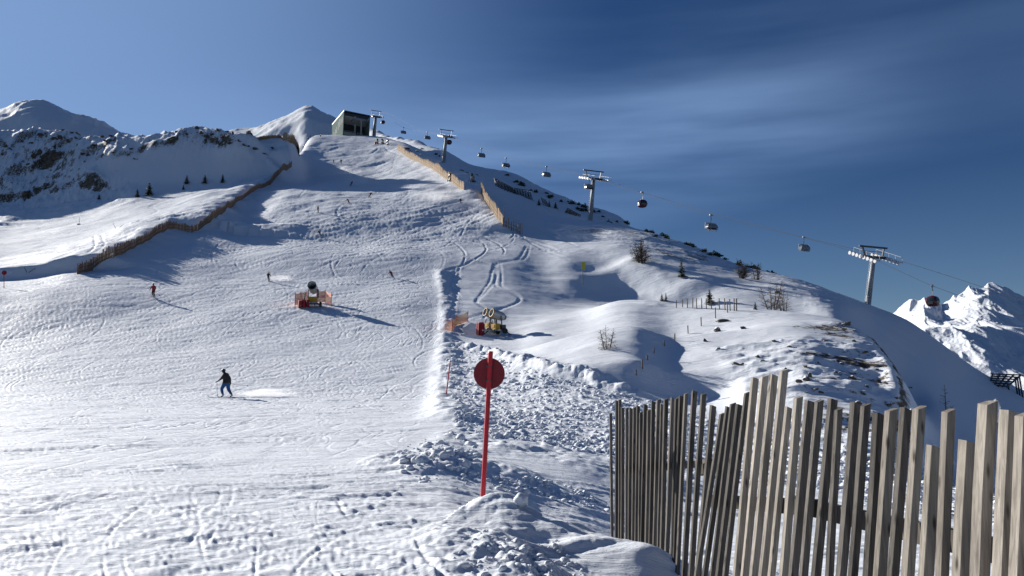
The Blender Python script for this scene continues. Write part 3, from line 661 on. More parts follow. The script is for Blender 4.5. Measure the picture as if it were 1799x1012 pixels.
# ---------------------------------------------------------------- picket fence in front
PK = [(1073,726,5,1076),(1084,704,7,1083),(1089,702,6,1089),(1094,716,6,1093),(1101,717,6,1100),(1108,717,6,1105),(1115,716,6,1111),(1121,713,6,1117),(1126,724,6,1123),(1134,711,8,1127),
(1140,720,7,1135),(1148,705,8,1142),(1157,702,8,1149),(1163,710,7,1156),(1170,701,8,1162),(1182,700,8,1170),(1189,700,8,1180),(1197,696,8,1184),(1205,691,8,1190),(1220,687,10,1202),(1236,692,10,1214),
(1253,713,10,1226),(1269,727,9,1224),(1279,715,10,1238),(1288,709,10,1252),(1298,711,11,1262),(1312,690,10,1274),(1326,664,15,1294),(1343,661,15,1308),(1359,659,15,1324),(1378,650,16,1340),(1385,716,13,1355),
(1403,698,17,1376),(1422,705,17,1394),(1439,704,16,1411),(1463,702,17,1433),(1473,719,14,1457),(1503,709,18,1478),(1521,711,18,1498),(1544,727,20,1526),(1565,720,21,1545),(1592,718,21,1569),(1615,716,22,1595),
(1640,784,25,1627),(1666,721,23,1655),(1700,776,29,1688),(1736,707,31,1720),(1773,723,31,1760),(1800,727,31,1790),(1838,735,33,1828),(1880,720,36,1872),(1926,740,38,1922)]
import bisect
kD = [0, 15, 27, 46, 51]; vD = [11.2, 8.8, 6.3, 3.4, 2.9]
def fD(i): return float(np.interp(i, kD, vD))
wf = empty('wooden_fence', at(1326, 1000, 6.3), 0, 'tall weathered fence of closely set upright square posts in the right foreground', 'fence')
n1 = Vector((-0.985, -0.17, 0)); n2 = Vector((0.17, -0.985, 0)); wf_loc = Vector(wf.location)
for i, (tx, ty, w, bx) in enumerate(PK):
    D = fD(i); top = at(tx, ty, D); low = at(bx, 1012, D); d = (top - low).normalized()
    zb = -2.75 + 0.1 * RN.random(); low = top + d * ((zb - top.z) / d.z)
    ww = min(max(w * D / F0 * (0.84 if i < 27 else .74), 0.03), 0.056) ; wd = ww * RN.uniform(0.9, 1.1)
    a = n1 * (wd / 2); b = n2 * (ww / 2)
    tw = RN.uniform(-0.12, 0.12); Rz = Matrix.Rotation(tw, 3, 'Z'); a = Rz @ a; b = Rz @ b
    mb = MB(); H = (top - low).length; nseg = 7; rings = []
    bev = 0.12
    for k in range(nseg + 1):
        f = k / nseg; c = d * (H * f) + Vector((RN.uniform(-1, 1), RN.uniform(-1, 1), 0)) * 0.0022
        ring = []
        for sa, sb in ((-1 + bev, -1), (1 - bev, -1), (1, -1 + bev), (1, 1 - bev), (1 - bev, 1), (-1 + bev, 1), (-1, 1 - bev), (-1, -1 + bev)):
            q = c + a * sa + b * sb
            if k == nseg: q = q + d * (RN.uniform(-.002, .002) + 0.008 * sa * (1 if i % 2 else -1))
            ring.append(q)
        rings.append(ring)
    vs = [v for r_ in rings for v in r_]; fs = []
    for k in range(nseg):
        for j in range(8): fs.append((k * 8 + j, k * 8 + (j + 1) % 8, (k + 1) * 8 + (j + 1) % 8, (k + 1) * 8 + j))
    fs.append(tuple(range(nseg * 8, nseg * 8 + 8)))
    mb.add(vs, fs)
    pale = i in (27, 28, 29, 30, 31, 32, 46, 47) or i in (43, 45, 48, 49, 50) or (i > 38 and RN.random() < .35) or (i > 31 and RN.random() < .2)
    o = mb.build('picket', M['pale'] if pale else M['dark'], wf, loc=low - wf_loc)
    if i in (30,): o['label'] = 'tallest pale picket'
def rail(px0, py0, i0, px1, py1, i1, w=0.05, h=0.11):
    p = at(px0, py0, fD(i0)) - n2 * 0 + Vector((0.055, 0.02, 0)); q = at(px1, py1, fD(i1)) + Vector((0.055, 0.02, 0)); mb = MB(); mb.beam(p - wf_loc, q - wf_loc, w, h); return mb.build('rail', M['dark'], wf)
rail(1380, 885, 30, 1990, 1030, 51); rail(1078, 830, 0, 1248, 812, 21, .045, .07); rail(1222, 828, 19.5, 1262, 808, 22, .05, .09); rail(1240, 880, 20.5, 1420, 893, 33)
mb = MB()                                       # snow caught on some pickets
for i in (46, 41, 37, 19, 20, 21):
    tx, ty, w, bx = PK[i]; D = fD(i)
    for k in range(3):
        c = at(tx + w * .42 - k * 0.6, ty + 6 + k * 9 + RN.random() * 6, D + 0.015) - wf_loc; r_ = w * D / F0 * 0.26
        mb.lathe(c - Vector((0, 0, r_ * 1.6)), (0.05, 0, 1), [(0, 0.001), (r_ * .6, r_ * .7), (r_ * 1.6, r_ * .9), (r_ * 2.8, r_ * .5), (r_ * 3.3, .001)], 7)
tag(mb.build('frozen_snow', MSNOW, wf, True), 'snow frozen to the picket sides', kind='stuff')

# ---------------------------------------------------------------- red piste markers
def marker(bp, tp, D, dr, dcy, name, label, rp):
    b = at(*bp, D); t = at(*tp, D); e = empty(name, b, 0, label, 'piste marker'); d = (t - b).normalized()
    mb = MB(); L = (t - b).length; mb.lathe(-d * 0.5, d, [(0, rp), (L + .48, rp), (L + .5, rp * .8), (L + .5, 0.0005)], 8); mb.build('pole', M['red'], e)
    if dr:
        c = b.lerp(t, dcy) - b; back = Vector((-0.12 if D > 50 else 0.02, 1, 0)).normalized(); c = c + back * (rp + .012) - Vector((0.006, 0, 0)) * (D < 20)
        mb = MB(); mb.lathe(c, back, [(0, 0.0005), (0, dr - .008), (.006, dr), (.016, dr), (.02, dr - .008), (.02, .0005)], 40); mb.build('disc', M['darkred'], e)
        if D < 20:
            mb = MB()
            mb.box(c + d * .09 - back * (rp * 1.0), (rp * 2.6, .075, .022)); mb.build('clamp', M['dsteel'], e)
            mb = MB(); mb.box(c - d * .09 - back * (rp * 1.0), (rp * 2.6, .075, .022)); mb.build('clamp', M['dsteel'], e)
    return e
marker((847, 895), (862, 617), 10.1, 0.2, 0.856, 'piste_marker', 'red piste marker pole with a round disc in the foreground snow bank', 0.031)
g_ = hit(7, 506); marker((7, 506), (7, 476), g_[1], 0.30, 0.9, 'piste_marker', 'small red round marker on a thin pole at the far left of the piste', 0.04)
g_ = hit(784, 692); marker((784, 694), (791, 634), g_[1], 0, 0, 'marker_pole', 'thin bare red pole leaning beside the piste edge, behind the big round marker', 0.035)
# ---------------------------------------------------------------- ropeway
PLA, PLk = 117.4, 0.45
dirR = Vector((PLk, -1, 0)).normalized(); dirG = Vector((1, PLk, 0)).normalized(); GA = 2.6
def ropeD(u, side):                    # depth where a sight column meets the near (-1) or far (+1) rope
    # point: x = 24.1 + .598*(235-D') + side*GA*dirG.x, y = D' + side*GA*dirG.y
    a = PLA + side * GA * dirG.x 
    Dp = (a - u * side * GA * dirG.y) / (u + PLk)
    return Dp + side * GA * dirG.y
TW = [  # base px, head px (cross-arm centre), depth
 ((657, 240), (660, 205), 425, 'slim grey lift tower standing beside the top station'),
 ((779, 288), (784, 240), 320, 'grey lift tower second from the top, above the ochre slatted fence'),
 ((1037, 392), (1043, 314), 212, 'grey lift tower standing on the snow crest in mid slope'),
 ((1525, 534), (1535, 452), 130.0, 'large grey lift tower on the right shoulder with wheel sets in sunlight')]
heads = []
for (bpx, hpx, D, lab) in TW:
    hD = D; head = at(hpx[0], hpx[1], hD); base = at(bpx[0], bpx[1], hD); up = (head - base).normalized(); base = base - up * 4.0
    heads.append(head); e = empty('lift_tower', base, 0, lab, 'lift tower', 'lift towers up the slope')
    sc_ = D / 156.6 * 0.5 + 0.45
    hl = head - base; mb = MB(); mb.tube((0, 0, 0), hl * 0.45, .62 * sc_, .52 * sc_, 14); mb.tube(hl * 0.45, hl, .52 * sc_, .40 * sc_, 14); mb.build('shaft', M['steel'], e, True)
    slope = {0: -0.33, 1: -0.36, 2: -0.30, 3: -0.42}[TW.index((bpx, hpx, D, lab))]
    dr_ = (dirR + Vector((0, 0, slope))).normalized()
    mb = MB(); mb.beam(hl - dirG * (GA + .2), hl + dirG * (GA + .2), .55 * sc_, .45 * sc_); mb.build('cross_arm', M['dsteel'], e)
    for sd_ in (-1, 1):
        c = hl + dirG * (GA * sd_) - Vector((0, 0, .1)); L_ = 3.4 * (.85 if D < 140 else 1.05)
        mb = MB(); mb.beam(c - dr_ * L_ + dirG * .2, c + dr_ * L_ + dirG * .2, .12, .3)
        mb.beam(c - dr_ * L_ * .95 + dirG * .75 + Vector((0, 0, .1)), c + dr_ * L_ * .95 + dirG * .75 + Vector((0, 0, .1)), .5, .06)
        for k in range(5):
            p = c + dirG * 1.0 + dr_ * (L_ * (-.95 + k * .475)); mb.beam(p, p + Vector((0, 0, 1.0)), .06)
        mb.beam(c - dr_ * L_ * .95 + dirG * 1.0 + Vector((0, 0, 1.0)), c + dr_ * L_ * .95 + dirG * 1.0 + Vector((0, 0, 1.0)), .06)
        sb = mb.build('sheave_frame', M['steel'], e)
        mb = MB()
        for k in range(8):
            p = c + dr_ * (L_ * (-.93 + k * .266)); mb.lathe(p - dirG * .1, dirG, [(0, .001), (0, .3), (.05, .34), (.15, .34), (.2, .3), (.2, .001)], 14)
        mb.build('wheels', M['white'], sb)
    mb = MB(); g1 = hl - dirG * 2.0 + Vector((0, 0, .2)); g2 = hl + dirG * 2.0 + Vector((0, 0, .2)); U = Vector((0, 0, 1.75 * sc_))
    mb.beam(g1, g1 + U - dirG * .5, .22); mb.beam(g2, g2 + U + dirG * .5, .22); mb.beam(g1 + U - dirG * 1.2, g2 + U + dirG * 1.2, .26, .26)
    mb.beam(g1 + U * .5, g2 + U * .5, .07); mb.build('gantry', M['dsteel'], e)
    mb = MB(); off = (-dirR * -0.0 - dirG * (.75 * sc_))
    for s_ in (-.18, .18): mb.beam(off + dirR * s_ + hl * .12, off * .85 + dirR * s_ + hl * .98, .05)
    for k in range(24): p = off + hl * (.13 + .035 * k); mb.beam(p - dirR * .18, p + dirR * .18, .035)
    mb.build('ladder', M['steel'], e)
CAB = [ # cabin px, hanger top py, side, kind, label
 (673, 205, 1, 'g', 'dark gondola nearest the top station, hanging right of the slim tower'),
 (709, 224, 1, 'c', 'uppermost bubble chair, first one below the top tower'),
 (751, 232, -1, 'c', 'bubble chair just left of the second tower from the top'),
 (789, 243, 1, 'g', 'dark gondola hanging tight against the second tower from the top'),
 (846, 261, -1, 'c', 'bubble chair just right of the second tower from the top, under clear sky'),
 (889, 278, -1, 'p', 'occupied chair with skis dangling, between two plain bubble chairs'),
 (960, 293, 1, 'c', 'bubble chair halfway above the steel snow barriers, left of the mid tower'),
 (1035, 315, -1, 'p', 'occupied chair hanging against the left of the mid slope tower'),
 (1128, 338, 1, 'g', 'dark red gondola, first cabin right of the mid slope tower'),
 (1249, 378, -1, 'p', 'occupied chair with raised bubble, midway between the two largest towers'),
 (1412, 417, 1, 'c', 'bubble chair hanging alone left of the large right tower'),
 (1637, 502, -1, 'g', 'largest dark red gondola, in front of the snowy far peaks')]
ropes = {-1: [], 1: []}
def rope_pt(px, py, side):
    u, t = ray(px, py); D = ropeD(u, side); return Vector((u * D, D, t * D))
for side in (-1, 1):
    for h in heads: ropes[side].append(h + dirG * (GA * side) + Vector((0, 0, .3)))
    for c in CAB:
        if c[2] == side and c[0] not in (673, 789, 1035): ropes[side].append(rope_pt(c[0], c[1], side))
    t3 = heads[3] + dirG * (GA * side) + Vector((0, 0, .3))
    far_ = t3 + dirR * 62 + Vector((0, 0, -27)); ropes[side].append(far_)
    s0 = heads[0] + dirG * (GA * side) - dirR * 14 + Vector((0, 0, 1.5)); ropes[side].append(s0)
    P = sorted(ropes[side], key=lambda p: p.y)
    yk = np.array([p.y for p in P]); zk = np.array([p.z for p in P]); xk = np.array([p.x for p in P])
    ropes[side] = (yk, zk, xk)
    mb = MB(); q = np.linspace(yk[0], yk[-1], 160); zz = pchip(yk, zk, q); xx = np.interp(q, yk, xk)
    for a in range(159): mb.tube((xx[a], q[a], zz[a]), (xx[a + 1], q[a + 1], zz[a + 1]), .03, .03, 6, False)
    rp = mb.build('haul_rope', M['cable']); tag(rp, 'thin steel rope carrying the chairs, %s strand' % ('nearer lower' if side < 0 else 'farther upper'), 'cable')

def make_gondola():
    e = empty('gondola', (0, 0, 0)); mb = MB()   # origin at the grip; cabin hangs below
    prof = [(0, .55), (.12, .86), (.5, 1.08), (1.0, 1.14), (1.5, 1.02), (1.85, .8), (1.98, .45)]
    def ring_box(prof, sx, sy, n=20):
        vs = []; 
        for h, r in prof:
            for i in range(n):
                t = 2 * math.pi * i / n; c, s_ = math.cos(t), math.sin(t); k = (abs(c) ** 4 + abs(s_) ** 4) ** -.25
                vs.append((c * k * r * sx, s_ * k * r * sy, -3.95 + h))
        return vs, n
    vs, n = ring_box(prof, 1.0, .92); K_ = len(prof)
    mb.add(vs, [(k * n + i, k * n + (i + 1) % n, (k + 1) * n + (i + 1) % n, (k + 1) * n + i) for k in range(K_ - 1) for i in range(n)] + [tuple(range(n))[::-1], tuple(range((K_ - 1) * n, K_ * n))])
    cb = mb.build('cabin', M['cabred'], e, True)
    mb = MB(); vs, n = ring_box([(.62, 1.125), (.95, 1.165), (1.0, 1.165), (1.5, 1.045), (1.68, .94)], 1.0, .92)
    skip = (0, 5, 10, 15)
    mb.add(vs, [(k * n + i, k * n + (i + 1) % n, (k + 1) * n + (i + 1) % n, (k + 1) * n + i) for k in range(4) for i in range(n) if i % 5 != 2]); mb.build('window', M['glass'], cb, True)
    mb = MB(); mb.beam((0, 0, 0), (.35, 0, -1.0), .12); mb.beam((.35, 0, -1.0), (0, 0, -1.95), .12); mb.beam((-.5, 0, -1.9), (.5, 0, -1.9), .14, .1); mb.build('hanger', M['steel'], e)
    mb = MB(); mb.box((0, 0, .05), (.75, .35, .3)); mb.box((.3, .1, -.2), (.25, .3, .3)); mb.build('grip', M['steel'], e)
    mb = MB(); mb.box((-1.12, 0, -3.3), (.12, .9, .5)); mb.build('ski_rack', M['dsteel'], e)
    return e
def make_chair(people):
    e = empty('chairlift_chair', (0, 0, 0))
    mb = MB(); mb.beam((0, 0, 0), (.15, .1, -1.2), .13); mb.beam((.15, .1, -1.2), (0, .3, -1.9), .13); mb.beam((-1.5, .3, -1.9), (1.5, .3, -1.9), .1)
    for x in (-1.5, 1.5): mb.beam((x, .3, -1.9), (x, .5, -3.3), .08)
    mb.build('hanger', M['steel'], e)
    mb = MB(); mb.box((0, 0, .05), (.8, .35, .3)); mb.build('grip', M['steel'], e)
    mb = MB(); mb.box((0, .05, -3.35), (3.0, .6, .16)); mb.build('seat', M['black'], e)
    mb = MB(); mb.box((0, .42, -2.95), (3.0, .14, .85), Matrix.Rotation(R(-10), 3, 'X')); mb.build('backrest', M['black'], e)
    mb = MB(); arc = []; wf_ = lambda z: 1.0 - .30 * max(0, (z + .3)) ** 1.5; lo, hi = ((-20, 55) if people else (-62, 60))
    for k in range(9):
        t = R(lo + (hi - lo) * k / 8); arc.append((-math.cos(t) * 1.05 + .35, math.sin(t) * 1.0))
    for a, b in zip(arc[:-1], arc[1:]):
        for x0, x1 in ((-1.55, 0), (0, 1.55)):
            wa, wb = wf_(a[1]), wf_(b[1])
            mb.hexa((x0 * wa, a[0], -2.9 + a[1]), (x1 * wa, a[0], -2.9 + a[1]), (x1 * wb, b[0], -2.9 + b[1]), (x0 * wb, b[0], -2.9 + b[1]), (x0 * wa, a[0] + .04, -2.92 + a[1]), (x1 * wa, a[0] + .04, -2.92 + a[1]), (x1 * wb, b[0] + .04, -2.92 + b[1]), (x0 * wb, b[0] + .04, -2.92 + b[1]))
    for a, b in zip(arc[:-1], arc[1:]):          # curved cheeks closing the sides
        for sx in (-1.55, 1.55):
            wa, wb = wf_(a[1]), wf_(b[1]); mb.add([(sx * wa, a[0], -2.9 + a[1]), (sx * wb, b[0], -2.9 + b[1]), (sx * .97, .35, -2.9 + b[1] * .8), (sx * .97, .35, -2.9 + a[1] * .8)], [(0, 1, 2, 3)])
    mb.build('bubble', M['bubble'], e, True)
    mb = MB(); mb.beam((-1.5, -.5, -3.05), (1.5, -.5, -3.05), .06); mb.beam((-1.4, -.55, -3.95), (1.4, -.55, -3.95), .05)
    for x in (-1.45, -.5, .5, 1.45): mb.beam((x, -.5, -3.05), (x, -.55, -3.95), .04)
    mb.build('safety_bar', M['dsteel'], e)
    return e
protoG = make_gondola(); protoC = make_chair(False); protoP = make_chair(True)
used = {}
riders = []
for (px, py, side, kind, lab) in CAB:
    p = rope_pt(px, py, side)
    yk, zk, xk = ropes[side]; z = float(pchip(yk, zk, np.array([p.y]))[0]); p.z = z
    pr = {'g': protoG, 'c': protoC, 'p': protoP}[kind]; ang = math.atan2(dirR.y, dirR.x) + math.pi / 2
    if px == 1637: ang += 0.3
    grp = 'gondola cabins on the lift' if kind == 'g' else 'chairs on the lift'
    cat = 'gondola' if kind == 'g' else 'lift chair'
    if kind not in used: o = pr; used[kind] = 1; o.location = p; o.rotation_euler = (0, 0, ang)
    else: o = dup(pr, p, ang)
    o.scale = (0.98,) * 3 if kind == 'g' else (0.86,) * 3
    if p.y < 150: o.scale = o.scale * .8
    tag(o, lab, cat, grp)
    if kind == 'p': riders.append((p.copy(), ang, o.scale[0]))

# ---------------------------------------------------------------- top station
C0 = at(603, 236, 410); zt0 = at(603, 195.5, 410).z; zb = at(603, 238, 410).z - 1.5
dl = Vector((-10.8, 20, 0)).normalized(); df = Vector((20, 10.8, 0)).normalized(); DL, DF = 22.7, 14.7; up = Vector((0, 0, 1))
st = empty('lift_station', Vector((C0.x, C0.y, zb)), 0, 'pale green modern lift station building with dark open front on the summit', 'station')
HT = zt0 - zb; S0 = Vector((0, 0, 0))
def qd(a, b, h0, h1, thick, n):                  # wall slab between plan points
    mb = MB(); t = n * thick; mb.hexa(a + up * h0, b + up * h0, b + up * h0 + t, a + up * h0 + t, a + up * h1, b + up * h1, b + up * h1 + t, a + up * h1 + t); return mb
A_, B_ = S0, dl * DL; hb = HT - 1.0
mb = MB(); t = df * 0.4; fr_ = dl * 1.3
mb.hexa(A_ + fr_, B_, B_ + t, A_ + fr_ + t, A_ + up * HT, B_ + up * hb, B_ + up * hb + t, A_ + up * HT + t); wl = mb.build('left_wall', M['wall'], st)
for k, (f0, h0, hh) in enumerate([(.10, .62, 3.2), (.19, .58, 3.3), (.30, .55, 4.6), (.42, .50, 4.4), (.55, .42, 3.6), (.66, .40, 3.2), (.78, .36, 3.0), (.62, .15, 2.4), (.80, .12, 2.2), (.90, .34, 1.8)]):
    mb = MB(); p = dl * (DL * f0) - df * .05; w_ = dl * .55; h0 *= HT; mb.hexa(p + up * h0, p + w_ + up * h0, p + w_ + up * h0 + df * .3, p + up * h0 + df * .3, p + up * (h0 + hh), p + w_ + up * (h0 + hh), p + w_ + up * (h0 + hh) + df * .3, p + up * (h0 + hh) + df * .3)
    mb.build('window', M['interior'], wl)
E_ = df * DF
mb = MB(); t = -df * .4; mb.hexa(E_ + fr_, E_ + dl * DL, E_ + dl * DL + t, E_ + fr_ + t, E_ + up * (HT - .6), E_ + dl * DL + up * (hb - .6), E_ + dl * DL + up * (hb - .6) + t, E_ + up * (HT - .6) + t); mb.build('right_wall', M['wall'], st)
mb = qd(dl * (DL - .45), dl * (DL - .45) + E_, 0, hb - .3, .4, dl); mb.build('back_wall', M['wall'], st)
mb = MB(); o1 = -dl * .5 - df * .1; o2 = -dl * .5 + E_ + df * .3; mb.hexa(o1 + up * (HT + .0), o2 + up * (HT - .6), E_ + dl * DL + up * (hb - .55), dl * DL + up * (hb + .02), o1 + up * (HT + .5), o2 + up * (HT - .1), E_ + dl * DL + up * (hb - .1), dl * DL + up * (hb + .5)); mb.build('roof', M['roof'], st)
mb = qd(df * .4 + dl * .2, E_ - df * .4 + dl * .2, HT - 2.1, HT - .65, .3, dl); mb.build('fascia', M['roof'], st)
mb = MB(); mb.hexa(df * .4 + dl * .6 + up * (HT - 2.2), E_ - df * .4 + dl * .6 + up * (HT - 2.5), E_ - df * .4 + dl * 8 + up * (HT - 4.5), df * .4 + dl * 8 + up * (HT - 4.2), df * .4 + dl * .6 + up * (HT - 2.0), E_ - df * .4 + dl * .6 + up * (HT - 2.3), E_ - df * .4 + dl * 8 + up * (HT - 4.3), df * .4 + dl * 8 + up * (HT - 4.0)); mb.build('ceiling', M['ceil'], st)
mb = qd(df * .45 + dl * 8, E_ - df * .45 + dl * 8, 0, HT - 3.6, .4, dl); mb.build('inner_wall', M['interior'], st)
mb = qd(df * .45 + dl * 1.7, df * 7.5 + dl * 1.7, 0, 4.4, .4, dl); pw = mb.build('parapet', M['concrete'], st)
mb = MB(); mb.beam(df * .6 + dl * 1.6 + up * 4.9, df * 7.4 + dl * 1.6 + up * 4.9, .12); mb.build('railing', M['steel'], st)
mb = MB(); mb.lathe(df * 9.3 - dl * 1.5, up, [(0, .42), (HT - 4.2, .42), (HT - 4.0, .42)], 14); mb.build('column', M['concrete'], st, True)
mb = MB(); mb.lathe(df * 7.2 + dl * 3, up, [(0, .5), (HT - 5, .5)], 12); mb.build('column', M['concrete'], st, True)
mb = MB(); cc = df * 9.0 - dl * .5 + up * (HT - 3.4)
mb.beam(cc - df * 4.2, cc + df * 4.6, 1.0, .5); mb.beam(cc - df * 3.6 - dl * 3.0, cc - df * 3.6 + dl * 4, .5, .6); mb.beam(cc + df * 3.6 - dl * 3.0, cc + df * 3.6 + dl * 4, .5, .6)
for k in range(9): mb.lathe(cc - df * 3.9 - dl * (2.8 - k * .7) + up * .2, df, [(0, .001), (0, .3), (.15, .3), (.15, .001)], 10); mb.lathe(cc + df * 3.9 - dl * (2.8 - k * .7) + up * .2, df, [(0, .001), (0, .3), (.15, .3), (.15, .001)], 10)
mb.build('drive_gear', M['steel'], st)
mb = MB(); 
for k in range(5): p = df * (10.3 + k * .75) + dl * 7.9 + up * (HT * .36); mb.box(p, (.35, .2, 3.2))
mb.build('inner_window', M['ceil'], st)

# ---------------------------------------------------------------- snow guns
def make_gun(ringm='yellow'):
    e = empty('snow_gun', (0, 0, 0))             # points along -y
    ax = Vector((0, -1, .28)).normalized(); c = Vector((0, .55, 1.75)); mb = MB()
    mb.lathe(c, ax, [(-.1, .38), (0, .43), (.25, .45), (1.2, .40), (1.28, .40), (1.28, .36), (.35, .37), (.3, .30), (.3, .02)], 24); dr = mb.build('drum', M['grey'], e, True)
    mb = MB(); mb.lathe(c, ax, [(1.18, .40), (1.20, .445), (1.31, .445), (1.32, .37), (1.28, .36)], 24); mb.build('nozzle_ring', M[ringm], dr, True)
    mb = MB(); mb.lathe(c, ax, [(.3, .001), (.36, .34), (.38, .34), (.55, .12), (1.0, .06), (1.1, .001)], 20); mb.build('fan', M['black'], dr, True)
    mb = MB(); mb.lathe(c, ax, [(-.42, .001), (-.42, .20), (-.12, .36), (-.05, .36)], 16); mb.build('intake_grille', M['dsteel'], dr)
    mb = MB()
    for s_ in (-1, 1): mb.beam((s_ * .5, .2, .95), (s_ * .47, .15, 1.8), .09, .12)
    mb.beam((-.52, .2, .95), (.52, .2, .95), .12); mb.tube((0, .2, .5), (0, .2, .95), .09, .09, 10); mb.build('yoke', M['dsteel'], e)
    mb = MB(); mb.box((0.05, -.25, .72), (.82, .55, .55)); mb.box((.05, -.54, .75), (.5, .04, .3)); mb.build('control_box', M['yellow'], e)
    mb = MB(); mb.box((0, .55, .62), (.7, .5, .6)); mb.build('compressor', M['dsteel'], e)
    mb = MB(); mb.beam((-.5, -.7, .36), (-.5, .9, .36), .09); mb.beam((.5, -.7, .36), (.5, .9, .36), .09); mb.beam((-.5, .9, .36), (.5, .9, .36), .09); mb.beam((-.5, -.7, .36), (.5, -.7, .36), .09); mb.beam((0, -.7, .36), (0, -1.7, .3), .08)
    mb.build('frame', M['steel'], e)
    for p, q in (((-.5, -.6, .36), (-1.0, -1.0, 0)), ((.5, -.6, .36), (1.0, -1.0, 0)), ((0, .9, .36), (0, 1.5, 0))):
        mb = MB(); mb.beam(p, q, .07); mb.lathe(Vector(q) - Vector((0, 0, .02)), up, [(0, .001), (0, .12), (.04, .12), (.04, .001)], 10); mb.build('leg', M['dsteel'], e)
    for s_ in (-1, 1):
        mb = MB(); mb.lathe((s_ * .62, .45, .28), (s_, 0, 0), [(0, .12), (0, .27), (.04, .29), (.14, .29), (.18, .27), (.18, .12), (.12, .001)], 18); mb.build('wheel', M['rubber'], e)
    mb = MB(); mb.tube((-.75, -.45, .45), (-.75, -.15, 1.4), .05, .05, 8); mb.build('hose_arm', M['dsteel'], e)
    return e
def gun_pads(loc, rz, label, n=5, r=1.05, a0=-60, a1=200, h=1.15):
    e = MB()
    for k in range(n):
        t0 = R(a0 + (a1 - a0) * k / n + 2); t1 = R(a0 + (a1 - a0) * (k + 1) / n - 2); p = Vector((math.cos(t0) * r, math.sin(t0) * r, 0)); q = Vector((math.cos(t1) * r, math.sin(t1) * r, 0))
        nn = ((p + q) * .5).normalized() * .28
        m_ = 5; outl = [p, q, q + nn, p + nn]
        e.hexa(p, q, q + nn, p + nn, p + up * h * .92 + nn * .1, q + up * h * .92 + nn * .1, q + nn * .9 + up * h * .92, p + nn * .9 + up * h * .92)
        e.hexa(p + up * h * .92 + nn * .1, q + up * h * .92 + nn * .1, q + nn * .9 + up * h * .92, p + nn * .9 + up * h * .92, p + up * h + nn * .3, q + up * h + nn * .3, q + nn * .7 + up * h, p + nn * .7 + up * h)
    o = e.build('crash_pad', M['pad']); o.location = loc; o.rotation_euler = (0, 0, rz); return tag(o, label, 'crash pad')
GUN = make_gun('dsteel'); GUN2 = make_gun('yellow'); g1_ = ground(549, 540, 60, 130)
GUN.location = g1_ + Vector((0, 0, .05)); GUN.rotation_euler = (0, 0, R(4)); GUN.scale = (1.15,) * 3
tag(GUN, 'snow gun with yellow box standing on the open piste behind orange netting', 'snow gun', 'snow guns')
gun_pads(g1_ - up * .1 + Vector((-.55, -.05, 0)), R(0), 'red padding wrapped round the snow gun on the open piste', 7, .85, 130, 300, .85)
g2_ = ground(868, 588, 50, 120)
GUN2.location = g2_ + Vector((.35, -.6, .05)); GUN2.rotation_euler = (0, 0, R(-58)); tag(GUN2, 'nearer of two side by side snow guns on the white slope by the piste edge', 'snow gun', 'snow guns')
dup(GUN2, g2_ + Vector((-.35, 1.35, .3)), R(-60), 'farther of two side by side snow guns, half hidden behind its neighbour')
gun_pads(g2_ + Vector((-.65, -.2, -.1)), R(0), 'curved red crash pad standing left of the paired snow guns', 6, .9, 110, 250, 1.3)
for (px, py, sc_, rz, lab) in ((663, 253, 1.0, 10, 'tiny snow gun on red pads below the lift station, leftmost of three'), (672, 253, 1.0, -20, 'tiny dark snow gun in the middle of three below the lift station'), (681, 255, 1.0, 30, 'tiny dark snow gun, rightmost of three below the lift station'),
      (791, 319, .95, 20, 'dark snow gun at the lower end of the long ochre fence'), (830, 320, 1.0, -15, 'yellow snow gun in the gap between the two ochre fences')):
    dup(GUN, ground(px, py, 180, 420), R(rz), lab, sc_)
gun_pads(ground(662, 254, 250, 420), 0, 'small red pad beside the tiny snow guns below the station', 3, .9, 150, 270)
def net_mat(name, c1, c2):
    m = bpy.data.materials.new(name); m.use_nodes = True; n = m.node_tree; b = n.nodes['Principled BSDF']; L = n.links.new
    tcn = n.nodes.new('ShaderNodeTexCoord'); sp = n.nodes.new('ShaderNodeSeparateXYZ'); L(tcn.outputs['Object'], sp.inputs[0])
    w = n.nodes.new('ShaderNodeMath'); w.operation = 'MULTIPLY_ADD'; w.inputs[1].default_value = 2.3; w.inputs[2].default_value = .2; L(sp.outputs['Z'], w.inputs[0])
    f = n.nodes.new('ShaderNodeMath'); f.operation = 'PINGPONG'; f.inputs[1].default_value = 1.0; L(w.outputs[0], f.inputs[0])
    cr = n.nodes.new('ShaderNodeValToRGB'); cr.color_ramp.elements[0].color = (*c1, 1); cr.color_ramp.elements[1].color = (*c2, 1); cr.color_ramp.elements[0].position = .45; cr.color_ramp.elements[1].position = .6
    L(f.outputs[0], cr.inputs['Fac']); L(cr.outputs[0], b.inputs['Base Color']); b.inputs['Roughness'].default_value = .7
    b.inputs['Alpha'].default_value = .8
    b.inputs['Transmission Weight'].default_value = 0.0
    return m
M['net'] = net_mat('orange_net', (0.80, 0.13, 0.05), (0.85, 0.40, 0.16)); M['nety'] = net_mat('yellow_orange_net', (0.80, 0.25, 0.10), (0.85, 0.55, 0.22))
